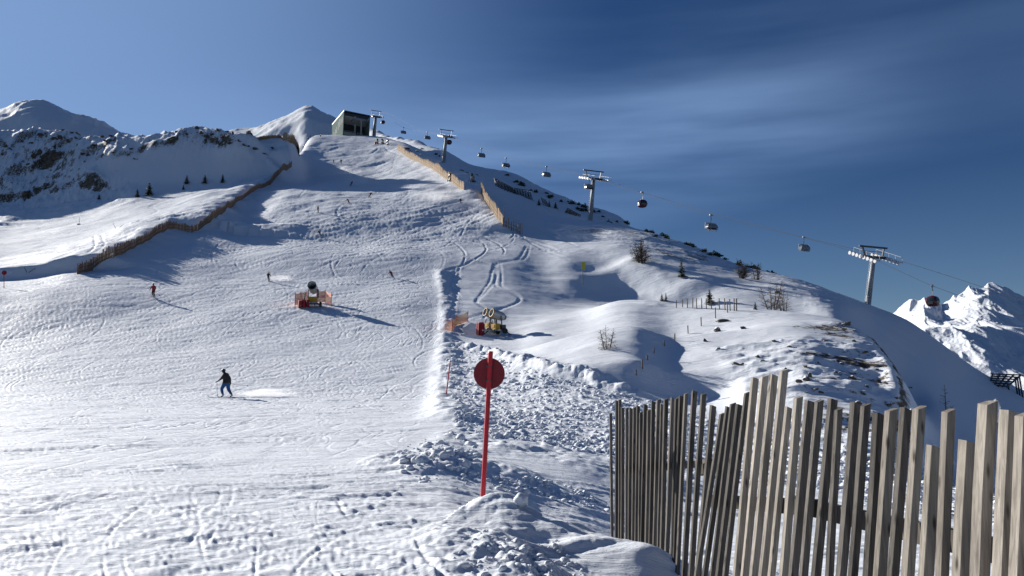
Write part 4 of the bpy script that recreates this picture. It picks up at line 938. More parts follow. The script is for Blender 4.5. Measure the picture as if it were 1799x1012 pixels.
def net(pts, h, label, m, dmn=50, dmx=130):
    P = [ground(a, b, dmn, dmx) for a, b in pts]; e = empty('safety_net', P[0], 0, label, 'safety net'); 
    mb = MB()
    for a, b in zip(P[:-1], P[1:]):
        n = 6
        for k in range(n):
            p = a.lerp(b, k / n) - P[0]; q = a.lerp(b, (k + 1) / n) - P[0]; s0 = math.sin(k / n * math.pi) * .12; s1 = math.sin((k + 1) / n * math.pi) * .12
            mb.add([p + up * .08, q + up * .08, q + up * (h - s1), p + up * (h - s0)], [(0, 1, 2, 3)])
    mb.build('net', m, e)
    for p in P:
        mb = MB(); mb.tube(p - P[0] - up * .3, p - P[0] + up * (h + .12), .035, .03, 6); mb.build('post', M['red'], e)
net([(518, 538), (528, 536), (541, 532)], 1.5, 'orange safety net left of the snow gun on the open piste', M['net'])
net([(556, 532), (571, 532), (582, 538)], 1.5, 'orange safety net right of the snow gun on the open piste', M['net'])
net([(794, 583), (801, 573), (822, 566)], 1.15, 'yellow and orange safety net beside the paired snow guns', M['nety'])
# ---------------------------------------------------------------- long slatted snow fences on the slope
def long_fence(pts, h, m, label, sp, dmn, dmx, gap=0.0, w=0.16, lean=(0, 0, 0), jit=.17):
    P = [ground(a, b, dmn, dmx) for a, b in pts]; e = empty('slat_fence', P[0], 0, label, 'fence', 'long slatted snow fences'); mb = MB(); rl = MB(); r = RN
    L = [0]
    for a, b in zip(P[:-1], P[1:]): L.append(L[-1] + math.hypot(b.x - a.x, b.y - a.y))
    n = int(L[-1] / sp); prev = None; ln = Vector(lean)
    for k in range(n + 1):
        q = L[-1] * k / n; i = min(bisect.bisect_right(L, q) - 1, len(P) - 2); f = (q - L[i]) / (L[i + 1] - L[i])
        x = P[i].x + (P[i + 1].x - P[i].x) * f; y = P[i].y + (P[i + 1].y - P[i].y) * f
        p = Vector((x, y, gz(x, y))); dv = (P[i + 1] - P[i]); dv.z = 0; dv.normalize()
        hh = h * (1 + r.uniform(-jit, jit)) * (1 + .12 * math.sin(q * .21) + .1 * math.sin(q * .083)); tp = p + up * hh + Vector((r.uniform(-.05, .05), r.uniform(-.05, .05), 0)) + ln * hh
        c = p - P[0] - up * .7; mb.beam(c, tp - P[0], w, .05, up=tuple(dv.cross(up)))
        m2 = p - P[0] + up * (h * .62) + dv.cross(up) * .06
        if k % 8 == 0:
            if prev is not None: rl.beam(prev, m2, .08, .1); rl.beam(prev - up * h * .4, m2 - up * h * .4, .08, .1)
            prev = m2
    mb.build('slat_panel', m, e); rl.build('rail', M['oldwood'], e)
    return e
long_fence([(136,482),(165,470),(200,452),(240,432),(275,412),(305,402),(350,404)], 1.4, M['fence'], 'brown slatted snow fence along the lower left of the piste, ragged top', .24, 80, 260, w=.2)
long_fence([(350,404),(375,384),(410,362),(437,342),(462,330),(474,324)], 1.4, M['fence'], 'grey brown slatted snow fence climbing the left edge of the piste above a bend', .28, 100, 300, w=.26)
long_fence([(474,326),(484,312),(496,300),(512,294)], 1.9, M['fence'], 'shaded slatted snow fence, short steep stretch at the top of the left fence line', .3, 150, 330, w=.28)
long_fence([(433,236),(470,237),(492,242),(497,246)], 1.1, M['fenceo'], 'low ochre slatted fence on the skyline below the left peak', .35, 240, 420, w=.33)
long_fence([(498,247),(510,252),(524,258),(526,274)], 2.6, M['fenceo'], 'short ochre slatted fence bending downhill left of the upper piste', .32, 230, 420, w=.3)
long_fence([(698,264),(712,274),(730,284),(748,292),(765,302),(782,314),(800,326),(815,334)], 2.5, M['fenceo'], 'long ochre slatted fence along the upper right edge of the piste', .3, 200, 400, w=.22)
long_fence([(845,336),(852,352),(862,368),(874,386),(884,398)], 2.3, M['fenceo'], 'ochre slatted fence plunging downhill below the gap in the right fence line', .3, 130, 330, w=.22)
long_fence([(884,398),(896,403),(908,408),(917,412)], 1.9, M['fence'], 'short open picket fence ending the right fence line in the snow', .55, 120, 300, w=.2)

# ---------------------------------------------------------------- steel snow bridges
def barrier(p0, p1, h0, h1, n, label, fill=False, D=None, back=1.6):
    """row of tilted grids from p0 to p1 (world), height h, leaning uphill"""
    e = empty('avalanche_barrier', p0, 0, label, 'avalanche barrier', 'avalanche barriers on the slope'); d = p1 - p0; dn = Vector((d.x, d.y, 0)).normalized(); bk = Vector((-dn.y, dn.x, 0))
    if bk.y < 0: bk = -bk
    mb = MB(); nb = 6
    for k in range(nb):
        f = k / (nb - 1); a = bk * (f * back * .7) + up * (.2 + f * h0); b = d + bk * (f * back * .7) + up * (.2 + f * h1); mb.beam(a, b, .10, .22)
    mb.build('grid_beams', M['oldwood'] if fill else M['dsteel'], e)
    for k in range(n + 1):
        f = k / n; q = d * f; hh = h0 + (h1 - h0) * f; mb = MB(); top = q + bk * (back * .72) + up * (hh + .3); mb.beam(q - up * .8, top, .14, .16); mb.beam(top.lerp(q, .25), q - bk * (back * .9) - up * 1.3, .13); mb.build('support', M['dsteel'], e)
    if fill:
        mb = MB(); m_ = int(d.length / .28)
        for k in range(m_): q = d * (k / m_) - bk * .1; mb.beam(q - up * .3, q + bk * (back * .68) + up * (h0 + RN.uniform(-.2, .15)), .2, .05)
        mb.build('boards', M['fence'], e)
    return e
b0 = ground(872, 336, 230, 420); b1 = ground(934, 352, 230, 420)
def lift_pts(a, b, D0, D1):
    return at(*a, D0), at(*b, D1)
def on_face(px, py): return ground(px, py, 242, 420)
barrier(on_face(872, 334), on_face(905, 341), 2.6, 1.9, 6, 'dark steel snow barrier on the shaded slope, left half of a long row')
barrier(on_face(906, 341), on_face(934, 351), 2.0, 3.0, 6, 'dark steel snow barrier on the shaded slope, right half of a long row')
barrier(on_face(957, 362), on_face(964, 363), 2.4, 2.4, 2, 'small dark snow barrier between two little firs')
barrier(at(991, 379, 246), at(1014, 390, 236), 2.3, 2.0, 4, 'boarded sunlit snow barrier left of the mid slope tower', True)
pb0 = ground(1738, 680, 80, 135); pb1 = ground(1792, 684, 80, 132)
pD = 118.0
eb = empty('avalanche_barrier', at(1738, 678, pD), 0, 'black steel snow barrier with open grid table on the shaded slope at the far right', 'avalanche barrier', 'avalanche barriers on the slope')
o0 = at(1738, 678, pD); mb = MB(); C = [at(1737, 676, pD) - o0, at(1772, 679, pD - 2) - o0, at(1797, 659, pD + 2) - o0, at(1741, 657, pD + 4) - o0]
for k in range(6):
    f = k / 5; mb.beam(C[0].lerp(C[3], f), C[1].lerp(C[2], f), .10, .2)
mb.build('grid_beams', M['dsteel'], eb)
for k in range(5):
    f = .06 + .22 * k; a = C[0].lerp(C[1], f); b = C[3].lerp(C[2], f); mb = MB(); mb.beam(a - (b - a) * .05, b, .14, .24); mb.build('girder', M['dsteel'], eb)
for (px, f, l_) in ((1752, .3, 10), (1773, .62, 14), (1786, .8, 20), (1790, .9, 20), (1794, .98, 16)):
    a = at(px - 3, 662 + (0 if px > 1780 else 12), pD + 1) - o0; b = at(px + 2, 682 + l_ * .5, pD - 1) - o0; mb = MB(); mb.beam(a, b - up * .8, .2); mb.build('support', M['dsteel'], eb)

# ---------------------------------------------------------------- trees and shrubs
def make_fir(h, seed, snow=0.15, wid=0.30):
    r = random.Random(seed); e = empty('fir_tree', (0, 0, 0)); mb = MB(); mb.tube((0, 0, -.6), (r.uniform(-.03, .03) * h, 0, h * .97), .045 * h, .006 * h, 7); mb.build('trunk', M['bark'], e)
    mb = MB(); lay = int(9 + h * 2.2)
    for k in range(lay):
        f = k / lay; z = h * (.08 + .9 * f); L = h * wid * (1 - f) ** .85 * r.uniform(.8, 1.15) + .03 * h; nbr = int(9 + 5 * (1 - f))
        for j in range(nbr):
            t = 2 * math.pi * (j + r.random()) / nbr; l = L * r.uniform(.6, 1.15); dx, dy = math.cos(t), math.sin(t); z0 = z + r.uniform(-.02, .02) * h; ang = -.28 + .5 * f
            for q in range(5):
                s = (q + .5) / 5; c = Vector((dx * l * s, dy * l * s, z0 + l * s * ang)); w = l * .30 * (1.15 - s) + .02 * h
                mb.cur = 1 if (r.random() < snow and q > 1) else 0
                pr = Vector((-dy, dx, r.uniform(-.5, .5))) * w; fw = Vector((dx, dy, ang + r.uniform(-.5, .3))) * (l * .17)
                mb.add([c - pr, c + fw * 1.5, c + pr, c - fw + Vector((0, 0, -w * .5))], [(0, 1, 2, 3)])
    mb.build('crown', [M['needle'], MSNOW], e); return e
def make_larch(h, seed, m='twig', spread=.42, stems=1, dens=1.0):
    r = random.Random(seed); e = empty('larch_tree', (0, 0, 0)); tr = MB(); tw = MB()
    for s_ in range(stems):
        lx, ly = (r.uniform(-.35, .35) * h, r.uniform(-.2, .2) * h) if stems > 1 else (r.uniform(-.04, .04) * h, 0); hh = h * (r.uniform(.55, 1) if s_ else 1); bx = lx * .25
        a = Vector((bx, ly * .3, -.4)); b = Vector((lx, ly, hh)); tr.tube(a, b, .022 * h, .004 * h, 6)
        nb = int(16 * dens + hh * 6 * dens)
        for k in range(nb):
            f = .12 + .85 * (k + r.random()) / nb; c = a.lerp(b, f); t = r.uniform(0, 6.28); l = spread * h * (1 - f) ** .7 * r.uniform(.5, 1.1) + .04 * h
            q = c + Vector((math.cos(t) * l, math.sin(t) * l, l * r.uniform(.1, .55))); tw.tube(c, q, .007 * h, .002 * h, 3, False)
            for j in range(int(7 * dens) + 1):
                g = r.uniform(.2, 1); c2 = c.lerp(q, g); l2 = l * .32 * r.uniform(.4, 1); q2 = c2 + Vector((r.uniform(-1, 1), r.uniform(-1, 1), r.uniform(-.3, 1))) * l2; tw.tube(c2, q2, .0045 * h, .0015 * h, 3, False)
    tr.build('trunk', M['bark'], e); tw.build('branches', M[m], e); return e
F1 = make_fir(1.0, 1); F2 = make_fir(1.0, 2, .3, .36); F3 = make_fir(1.0, 5, .1, .25)
usedF = set()
def fir(px, py, hpx, lab, pr, dmn=50, dmx=420, group=None):
    g = ground(px, py, dmn, dmx); s = hpx * g.y / F0
    if pr.name not in usedF: usedF.add(pr.name); o = pr; o.location = g; o.scale = (s, s, s)
    else: o = dup(pr, g, RN.uniform(0, 6), scale=s)
    tag(o, lab, 'fir tree', group); return o
LG = 'small firs at the foot of the shaded left slope'
fir(328, 323, 17, 'small fir in shade left of the other two along the slope foot', F1, 150, 420, LG); fir(360, 322, 16, 'small fir in shade, middle of the row below the smooth dark slope', F2, 150, 420, LG); fir(391, 321, 17, 'small slim fir in shade, right end of the row near the fence', F3, 150, 420, LG)
fir(262, 343, 24, 'snowy fir at the upper edge of the white meadow, tallest there', F2, 120, 420, LG); fir(241, 346, 16, 'small fir just left of the snowy fir by the meadow', F1, 120, 420, LG); fir(322, 333, 9, 'tiny fir at the meadow edge below the row', F1, 120, 420, LG); fir(174, 350, 10, 'tiny snow laden fir alone on the left of the meadow edge', F2, 120, 420, LG)
fir(1198, 487, 33, 'slender dark fir in the shaded hollow behind the knoll', F3, 90, 250); fir(1247, 534, 27, 'bushy snow dusted fir beside the row of fence posts', F2, 80, 250)
fir(1163, 529, 14, 'left of two tiny firs peeping over the knoll crest', F1, 80, 250); fir(1170, 529, 15, 'right of two tiny firs peeping over the knoll crest', F3, 80, 250); fir(1327, 547, 14, 'small dark fir behind the knoll left of the bare larches', F1, 80, 250)
for i, (px, py, h_) in enumerate(((947, 361, 13), (965, 363, 12), (976, 366, 12), (977, 366, 10))[:3]):
    fir(px, py, h_, ('little fir left of the small snow barrier', 'little fir right of the small snow barrier', 'little fir at the right end beside the small snow barrier')[i], (F1, F3, F2)[i], 200, 420)
def larch(px, py, hpx, seed, lab, dmn=50, dmx=420, **k):
    k['dens'] = k.get('dens', 1.0) * .62
    g = ground(px, py, dmn, dmx); e = make_larch(hpx * g.y / F0, seed, **k); e.location = g; return tag(e, lab, 'larch' if 'larch' in lab else 'shrub')
larch(1066, 613, 42, 11, 'small straw coloured larch shrub standing alone on the sunny slope', spread=.42, stems=5, dens=1.5)
larch(1128, 462, 44, 12, 'spreading bare larch clump at the upper edge of the shaded hollow', 90, 260, m='dtwig', spread=.5, stems=9, dens=1.6)
larch(1302, 489, 36, 13, 'dark bare larch on the left of the pair above the knoll', 90, 260, m='dtwig', spread=.5, stems=8, dens=1.6)
larch(1330, 492, 34, 14, 'thinner bare larch on the right of the pair above the knoll', 90, 260, m='dtwig', spread=.42, stems=5, dens=1.2)
larch(1356, 548, 52, 15, 'tall yellowish bare larch rising behind the knoll crest', 82, 250, m='twig', spread=.36, stems=4, dens=1.6)
larch(1378, 552, 38, 16, 'frosted bare larch right of the tallest larch behind the knoll', 80, 250, m='twig', spread=.4, stems=5, dens=1.1)
larch(1662, 722, 46, 17, 'lone bare young larch on the shaded slope behind the picket fence', 40, 150, m='dtwig', spread=.36, stems=1, dens=1.0)
larch(1632, 566, 16, 18, 'tiny bare larch on the skyline left of the far peaks', 60, 200, m='dtwig')
larch(1592, 556, 14, 19, 'minute bare larch high on the shaded right skyline', 60, 200, m='dtwig')
larch(1666, 748, 22, 20, 'sparse twiggy shrub below the lone larch behind the fence', 30, 150, m='dtwig', stems=4)
# dwarf pines along the far ridge: each a small bush
SH = MB(); r0 = random.Random(4)
for k in range(70):
    c = Vector((r0.gauss(0, .4), r0.gauss(0, .4), abs(r0.gauss(.3, .28)))); a = Vector((r0.uniform(-1, 1), r0.uniform(-1, 1), r0.uniform(-1, 1))) * .22; b = Vector((r0.uniform(-1, 1), r0.uniform(-1, 1), r0.uniform(-1, 1))) * .22; SH.add([c - a, c - b, c + a, c + b], [(0, 1, 2, 3)])
SHB = SH.build('dwarf_pine', M['needle'])
rl = [(1140,404),(1170,414),(1200,425),(1240,441),(1300,463),(1340,472),(1400,485),(1420,490)]
spots = []
for k in range(90):
    if k < 40: px = r0.uniform(890, 1135); yy = np.interp(px, [880, 930, 1000, 1060, 1130], [302, 327, 354, 374, 404]); py = yy + abs(r0.gauss(0, 7)) + 1; rng = (262, 430); s_ = r0.uniform(.7, 1.7)
    else: px = r0.uniform(1135, 1425); yy = np.interp(px, [p[0] for p in rl], [p[1] for p in rl]); py = yy + abs(r0.gauss(0, 2.5)) + .5; rng = (150, 260); s_ = r0.uniform(.4, 1.1)
    spots.append((px, py, rng, s_))
for k, (px, py, rng, s_) in enumerate(spots):
    g = ground(px, py, *rng)
    o = SHB if k == 0 else SHB.copy()
    if k: scene.collection.objects.link(o)
    o.location = g; o.scale = (s_ * 1.0, s_ * 1.0, s_ * r0.uniform(.6, 1.1)); o.rotation_euler = (0, 0, r0.uniform(0, 6)); tag(o, 'small dark dwarf pine bush dotting the snowy ridge line under the lift', 'shrub', 'dwarf pines along the ridge')

# ---------------------------------------------------------------- wire fence posts on the knoll
pf = empty('post_fence', ground(1268, 538, 60, 110), 0, 'row of thin grey posts across the crest of the knoll', 'fence')
pl0 = Vector(pf.location)
for i, (px, py, h_, rg) in enumerate([(1188,541,14,1),(1199,540,14,1),(1208,541,16,1),(1217,541,18,1),(1224,542,18,1),(1233,542,18,1),(1241,543,18,1),(1250,543,18,1),(1264,544,20,1),(1274,545,21,1),(1283,546,21,1),(1290,546,22,1),(1294,546,22,1),(1278,549,18,1)]):
    g = ground(px, py, 60, 104); h = h_ * g.y / F0; mb = MB(); o_ = g - pl0; mb.beam(o_ - up * .5, o_ + up * h + Vector((RN.uniform(-.04, .04), 0, 0)), .085); mb.build('post', M['oldwood'], pf)
pg = empty('post_fence', ground(1180, 620, 40, 110), 0, 'line of short separate posts running down the knoll into the shaded gully', 'fence'); pl1 = Vector(pg.location)
for (px, py, h_) in ((1257,559,19),(1232,573,16),(1209,586,14),(1185,598,12),(1168,608,10),(1149,620,9),(1137,632,8),(1129,648,16),(1118,659,10)):
    g = ground(px, py, 35, 110); h = h_ * g.y / F0; o_ = g - pl1; mb = MB(); mb.beam(o_ - up * .4, o_ + up * h + Vector((RN.uniform(-.05, .05), 0, 0)), .085); mb.build('post', M['oldwood'], pg)
# ---------------------------------------------------------------- signs and small stakes
g = ground(1024, 500, 60, 200); k_ = g.y / F0; e = empty('sign_board', g, 0, 'small yellow green board on a thin pole on the white slope', 'sign')
mb = MB(); mb.tube((0, 0, -.4), (.02, 0, 40 * k_), .05, .045, 7); mb.build('pole', M['dsteel'], e)
mb = MB(); mb.box((.12, -.09, 33.5 * k_), (6.5 * k_, .05, 13 * k_)); mb.build('panel', M['signy'], e)
g = ground(886, 386, 120, 260); k_ = g.y / F0; e = empty('marker_stake', g, 0, 'thin blue grey stake right of the ochre fence on the slope', 'stake'); mb = MB(); mb.tube((0, 0, -.3), (0, 0, 22 * k_), .07, .07, 6); mb.build('pole', M['jnavy'], e)
g = ground(139, 394, 100, 300); k_ = g.y / F0; e = empty('marker_stake', g, 0, 'thin upright stake with a small dark foot in the left meadow', 'stake'); mb = MB(); mb.tube((0, 0, -.3), (0, 0, 14 * k_), .06, .04, 6); mb.build('pole', M['dsteel'], e); mb = MB(); mb.lathe((0, 0, -.05), up, [(0, .6), (.15, .45), (.25, .1)], 9); mb.build('foot', M['rock'], e)
for (px, py, lab) in ((204, 401, 'two crossed sticks poking out of the left meadow snow'), (48, 478, 'faint pair of twigs in the snow right of the far left marker')):
    g = ground(px, py, 90, 300); k_ = g.y / F0; e = empty('stick_pair', g, 0, lab, 'sticks')
    for dx, hz_ in ((-6, 9), (14, 7)):
        mb = MB(); mb.tube((0, 0, -.2), (dx * k_, 0, hz_ * k_), .05, .03, 5); mb.build('stick', M['dtwig'], e)
g = ground(535, 192, 470, 560); e = empty('summit_mast', g - up * .5, 0, 'tiny mast with a bent arm on the left peak', 'mast'); mb = MB(); mb.tube((-.6, 0, 0), (-.6, 0, 3.0), .25, .2, 6); mb.build('pole', M['dsteel'], e); mb = MB(); mb.tube((-.6, 0, 2.4), (1.6, 0, 3.4), .12, .1, 6); mb.tube((1.6, 0, 3.4), (1.8, 0, 1.6), .12, .1, 6); mb.build('arm', M['steel'], e)
# dry stalks and snow lump by the marker
e = empty('dry_grass', at(890, 893, 10.6), 0, 'few dry stalks sticking out of the snow right of the big marker', 'grass stalks'); e.location.z = gz(e.location.x, e.location.y)
mb = MB()
for k in range(9):
    x = RN.uniform(-.16, .16); mb.tube((x, RN.uniform(-.05, .05), -.05), (x + RN.uniform(-.02, .03), 0, RN.uniform(.06, .17)), .0022, .0014, 4)
mb.build('stalks', M['grass'], e)

# ---------------------------------------------------------------- rocks
def rock_mesh(seed, snowy=True):
    r = random.Random(seed); vs, fs, mi = [], [], []
    for q in range(r.randint(3, 6)):
        bm = bmesh.new(); bmesh.ops.create_icosphere(bm, subdivisions=2, radius=1.0); pl = [(Vector((r.gauss(0, 1), r.gauss(0, 1), r.gauss(0, .8))).normalized(), r.uniform(.25, .75)) for _ in range(9)]
        s_ = 1.0 if q == 0 else r.uniform(.25, .6); off = Vector((0, 0, 0)) if q == 0 else Vector((r.uniform(-1.3, 1.3), r.uniform(-.8, .8), r.uniform(-.45, .25)))
        st = Vector((r.uniform(.7, 1.2), r.uniform(.6, 1.1), r.uniform(.45, 1.0))) * s_
        for v in bm.verts:
            c = v.co.copy()
            for n_, d_ in pl:
                k = c.dot(n_) - d_
                if k > 0: c -= n_ * k
            c = c * (1 + r.uniform(-.08, .08)); v.co = Vector((c.x * st.x, c.y * st.y, c.z * st.z)) + off
        bm.normal_update(); o_ = len(vs); bm.verts.ensure_lookup_table(); vs += [v.co[:] for v in bm.verts]
        for f in bm.faces: fs.append([v.index + o_ for v in f.verts]); mi.append(1 if snowy and f.normal.z > .45 else 0)
        bm.free()
    me = bpy.data.meshes.new('rock'); me.from_pydata(vs, [], fs); me.materials.append(M['rock']); me.materials.append(MSNOW); me.polygons.foreach_set('material_index', mi)
    return me
RM = [rock_mesh(i, i % 4 != 0) for i in range(9)]
def rock(px, py, wpx, hpx, lab, grp, dmn=20, dmx=450, sink=.45):
    g = ground(px, py, dmn, dmx); k = g.y / F0; o = bpy.data.objects.new('rock', RN.choice(RM)); scene.collection.objects.link(o)
    w = wpx * k * .5; h = hpx * k * .8; o.location = g + up * (h * (.5 - sink)); o.scale = (w, w * RN.uniform(.6, 1), h); o.rotation_euler = (RN.uniform(-.2, .2), RN.uniform(-.2, .2), RN.uniform(-.5, .5)); return tag(o, lab, 'rock', grp)
GL = 'dark rocks on the left ridge'; LL = 'dark jagged rock among the snowy outcrops of the left ridge'
for (x, y, w, h) in [(72,238,12,8),(85,233,12,9),(100,230,14,10),(112,226,14,10),(125,232,14,8),(138,236,14,8),(47,240,10,6),(40,250,12,9),(55,252,10,7),(68,246,14,10),(95,245,14,9),(105,243,12,8),(122,248,16,8),(135,244,10,7),(60,285,10,12),(70,270,10,12),(62,275,14,14),(72,283,10,7),(50,289,9,6),(5,272,10,8),(12,258,12,9),(18,262,9,8),(145,270,12,7),(155,273,9,6),(165,255,12,6),(180,235,10,5),(195,236,12,5),(185,247,8,4),(230,262,9,6),(252,266,12,8),(226,272,9,5),(200,268,8,5),(237,280,9,5),(310,232,10,6),(330,236,12,7),(345,226,10,8),(355,234,14,7),(362,240,12,7),(372,236,10,6),(385,230,14,7),(398,228,12,7),(410,232,10,8),(375,246,14,7),(392,242,12,8),(300,248,9,6),(405,252,12,6),(430,256,12,6),(448,262,12,6),(465,270,10,5),(478,262,9,5),(420,248,10,5),(465,228,9,5),(440,224,8,4),(490,215,7,4),(510,208,7,4),(205,300,6,4),(170,292,6,4),(150,285,7,4),(130,280,7,4),(30,300,9,5),(90,300,7,4)]:
    rock(x, y, w, h, LL, GL, 240, 620)
GR = 'brown rocks on the knoll flank'
for i, (x, y, w, h, lab) in enumerate([(1485,571,26,11,'dark boulder on the right end of the knoll crest'),(1262,582,18,10,'dark rock in a wind scoop on the knoll'),(1306,578,14,6,None),(1270,564,22,4,None),(1240,600,10,8,None),(1263,614,12,11,'rounded dark rock on the left knoll flank'),(1295,641,16,8,'dark rock at the head of the shaded gully'),(1333,628,10,6,None),(1340,634,12,8,None),(1416,668,16,14,'largest rust brown rock above the picket fence'),(1406,672,12,10,None),(1424,662,12,10,None),(1415,645,10,6,None),(1432,685,16,7,None),(1417,690,12,7,None),(1443,690,12,6,None),(1499,665,18,7,None),(1545,672,16,7,'flat dark rock near the right rim of the knoll'),(1558,675,12,7,None),(1524,680,10,5,None),(1508,712,12,10,None),(1560,712,14,9,'brown rock showing between pickets on the right'),(1574,700,9,6,None),(1540,650,10,5,None),(1600,682,8,5,None),(1450,600,10,5,None),(1500,600,9,4,None),(1480,640,12,5,None),(1390,610,12,4,None),(1360,600,10,4,None),(1520,620,12,4,None),(1470,655,10,5,None),(1380,650,9,5,None)]):
    rock(x, y, w, h, lab or 'small brown rock breaking through wind packed snow on the knoll flank', GR, 30, 100, .25)
GK = 'dark rocks below the second lift tower'
for (x, y, w, h) in [(716,262,12,9),(722,268,10,7),(732,266,12,9),(738,272,9,7),(768,272,11,6),(773,275,8,5),(812,300,9,7),(820,304,8,5),(836,309,10,6),(742,262,7,5)]:
    rock(x, y, w, h, 'dark rock on the shaded slope between the ochre fence and the lift line', GK, 280, 460)
rock(1365, 515, 12, 7, 'small dark rock in the shade right of the bare larches', GR, 80, 260)

# ---------------------------------------------------------------- snow clods: uncountable debris of the plough
def clods(name, n, poly, dmn, dmx, smin, smax, label, bias=1.0):
    bm0 = bmesh.new(); bmesh.ops.create_icosphere(bm0, subdivisions=2, radius=1.0); V = np.array([v.co[:] for v in bm0.verts]); Fc = np.array([[v.index for v in f.verts] for f in bm0.faces]); bm0.free()
    r = np.random.RandomState(5 + n); xs = [p[0] for p in poly]; ys = [p[1] for p in poly]; vs, fs = [], []; c = 0; tries = 0; o = 0
    while c < n and tries < n * 30:
        tries += 1; px = r.uniform(min(xs), max(xs)); py = r.uniform(min(ys), max(ys)); ins = False
        for a in range(len(poly)):
            x0, y0 = poly[a]; x1, y1 = poly[(a + 1) % len(poly)]
            if (y0 > py) != (y1 > py) and px < (x1 - x0) * (py - y0) / (y1 - y0) + x0: ins = not ins
        if not ins: continue
        g = ground(px, py, dmn, dmx)
        if r.rand() > .75 + 1.5 * fbm(np.array([g.x]), np.array([g.y]), 1.6 if g.y > 13 else .6, 2, .5, 51)[0]: continue
        s = smin * (smax / smin) ** (r.rand() ** 2.6) * (0.6 + 0.4 * g.y / 14); sc = np.array([1, r.uniform(.6, 1), r.uniform(.45, .85)]) * s; t = r.uniform(0, 6.28); q = V * sc * (1 + r.uniform(-.10, .10, (len(V), 1)) + .2 * np.sin(V[:, :1] * 3 + r.uniform(0, 6)) * np.cos(V[:, 1:2] * 3 + r.uniform(0, 6)))
        q = np.stack([q[:, 0] * math.cos(t) - q[:, 1] * math.sin(t), q[:, 0] * math.sin(t) + q[:, 1] * math.cos(t), q[:, 2]], 1) + np.array([g.x, g.y, g.z + s * .05])
        vs.append(q); fs.append(Fc + o); o += len(V); c += 1
    vs = np.concatenate(vs); fs = np.concatenate(fs); me = bpy.data.meshes.new(name); me.from_pydata(vs.tolist(), [], fs.tolist()); me.materials.append(MSNOW); me.polygons.foreach_set('use_smooth', [True] * len(me.polygons))
    ob = bpy.data.objects.new(name, me); scene.collection.objects.link(ob); return tag(ob, label, 'snow clods', kind='stuff')
clods('snow_clods', 5200, [(792,605),(860,622),(960,657),(1060,682),(1150,706),(1300,760),(1500,800),(1780,860),(1780,930),(1180,830),(1060,800),(940,775),(860,770),(800,745),(780,650)], 14, 90, .022, .10, 'field of small broken snow clods thrown up by the plough right of the piste')
clods('snow_clods', 250, [(690,800),(720,780),(765,765),(800,760),(850,790),(840,840),(790,865),(720,850)], 9, 40, .02, .13, 'heap of snow lumps in shadow left of the big marker pole')
clods('snow_clods', 170, [(850,840),(940,835),(1070,880),(1070,900),(940,870),(860,860)], 8, 30, .02, .08, 'trail of small snow lumps on smooth snow between marker and picket fence', 9)
clods('snow_clods', 200, [(780,965),(835,925),(880,940),(980,950),(1030,1012),(830,1012)], 5, 12, .012, .07, 'broken snow crust blocks on the bank at the bottom edge of the picture', 9)
g = ground(916, 888, 8, 16); bm = bmesh.new(); bmesh.ops.create_icosphere(bm, subdivisions=3, radius=.085)
for v in bm.verts: v.co *= 1 + .12 * math.sin(v.co.x * 60) * math.cos(v.co.z * 50)
for v in bm.verts: v.co.z *= .95
me = bpy.data.meshes.new('snowball'); bm.to_mesh(me); bm.free(); me.materials.append(MSNOW); me.polygons.foreach_set('use_smooth', [True] * len(me.polygons))
o = bpy.data.objects.new('snowball', me); scene.collection.objects.link(o); o.location = g + up * .06; tag(o, 'single rounded snow lump on smooth snow right of the big marker pole', 'snow lump')
# ---------------------------------------------------------------- skiers: one skinned surface per body
def skin_body(name, joints, edges, mats, cls, sub=2):
    """joints: name -> (xyz, radius); cls: function(point) -> material slot"""
    names = list(joints); idx = {n: i for i, n in enumerate(names)}; me = bpy.data.meshes.new(name)
    me.from_pydata([joints[n][0] for n in names], [(idx[a], idx[b]) for a, b in edges], []); tmp = bpy.data.objects.new('tmp', me); scene.collection.objects.link(tmp)
    sk = tmp.modifiers.new('s', 'SKIN'); sk.use_smooth_shade = True
    lay = me.skin_vertices[0] if me.skin_vertices else None
    if lay is None: return None
    for n in names: r = joints[n][1]; lay.data[idx[n]].radius = (r, r) if not isinstance(r, tuple) else r
    lay.data[0].use_root = True
    ss = tmp.modifiers.new('u', 'SUBSURF'); ss.levels = sub; ss.render_levels = sub
    dg = bpy.context.evaluated_depsgraph_get(); m2 = bpy.data.meshes.new_from_object(tmp.evaluated_get(dg)); bpy.data.objects.remove(tmp); bpy.data.meshes.remove(me)
    m2.name = name; m2.materials.clear()
    for m in mats: m2.materials.append(m)
    for p in m2.polygons: p.use_smooth = True; p.material_index = cls(p.center)
    return m2
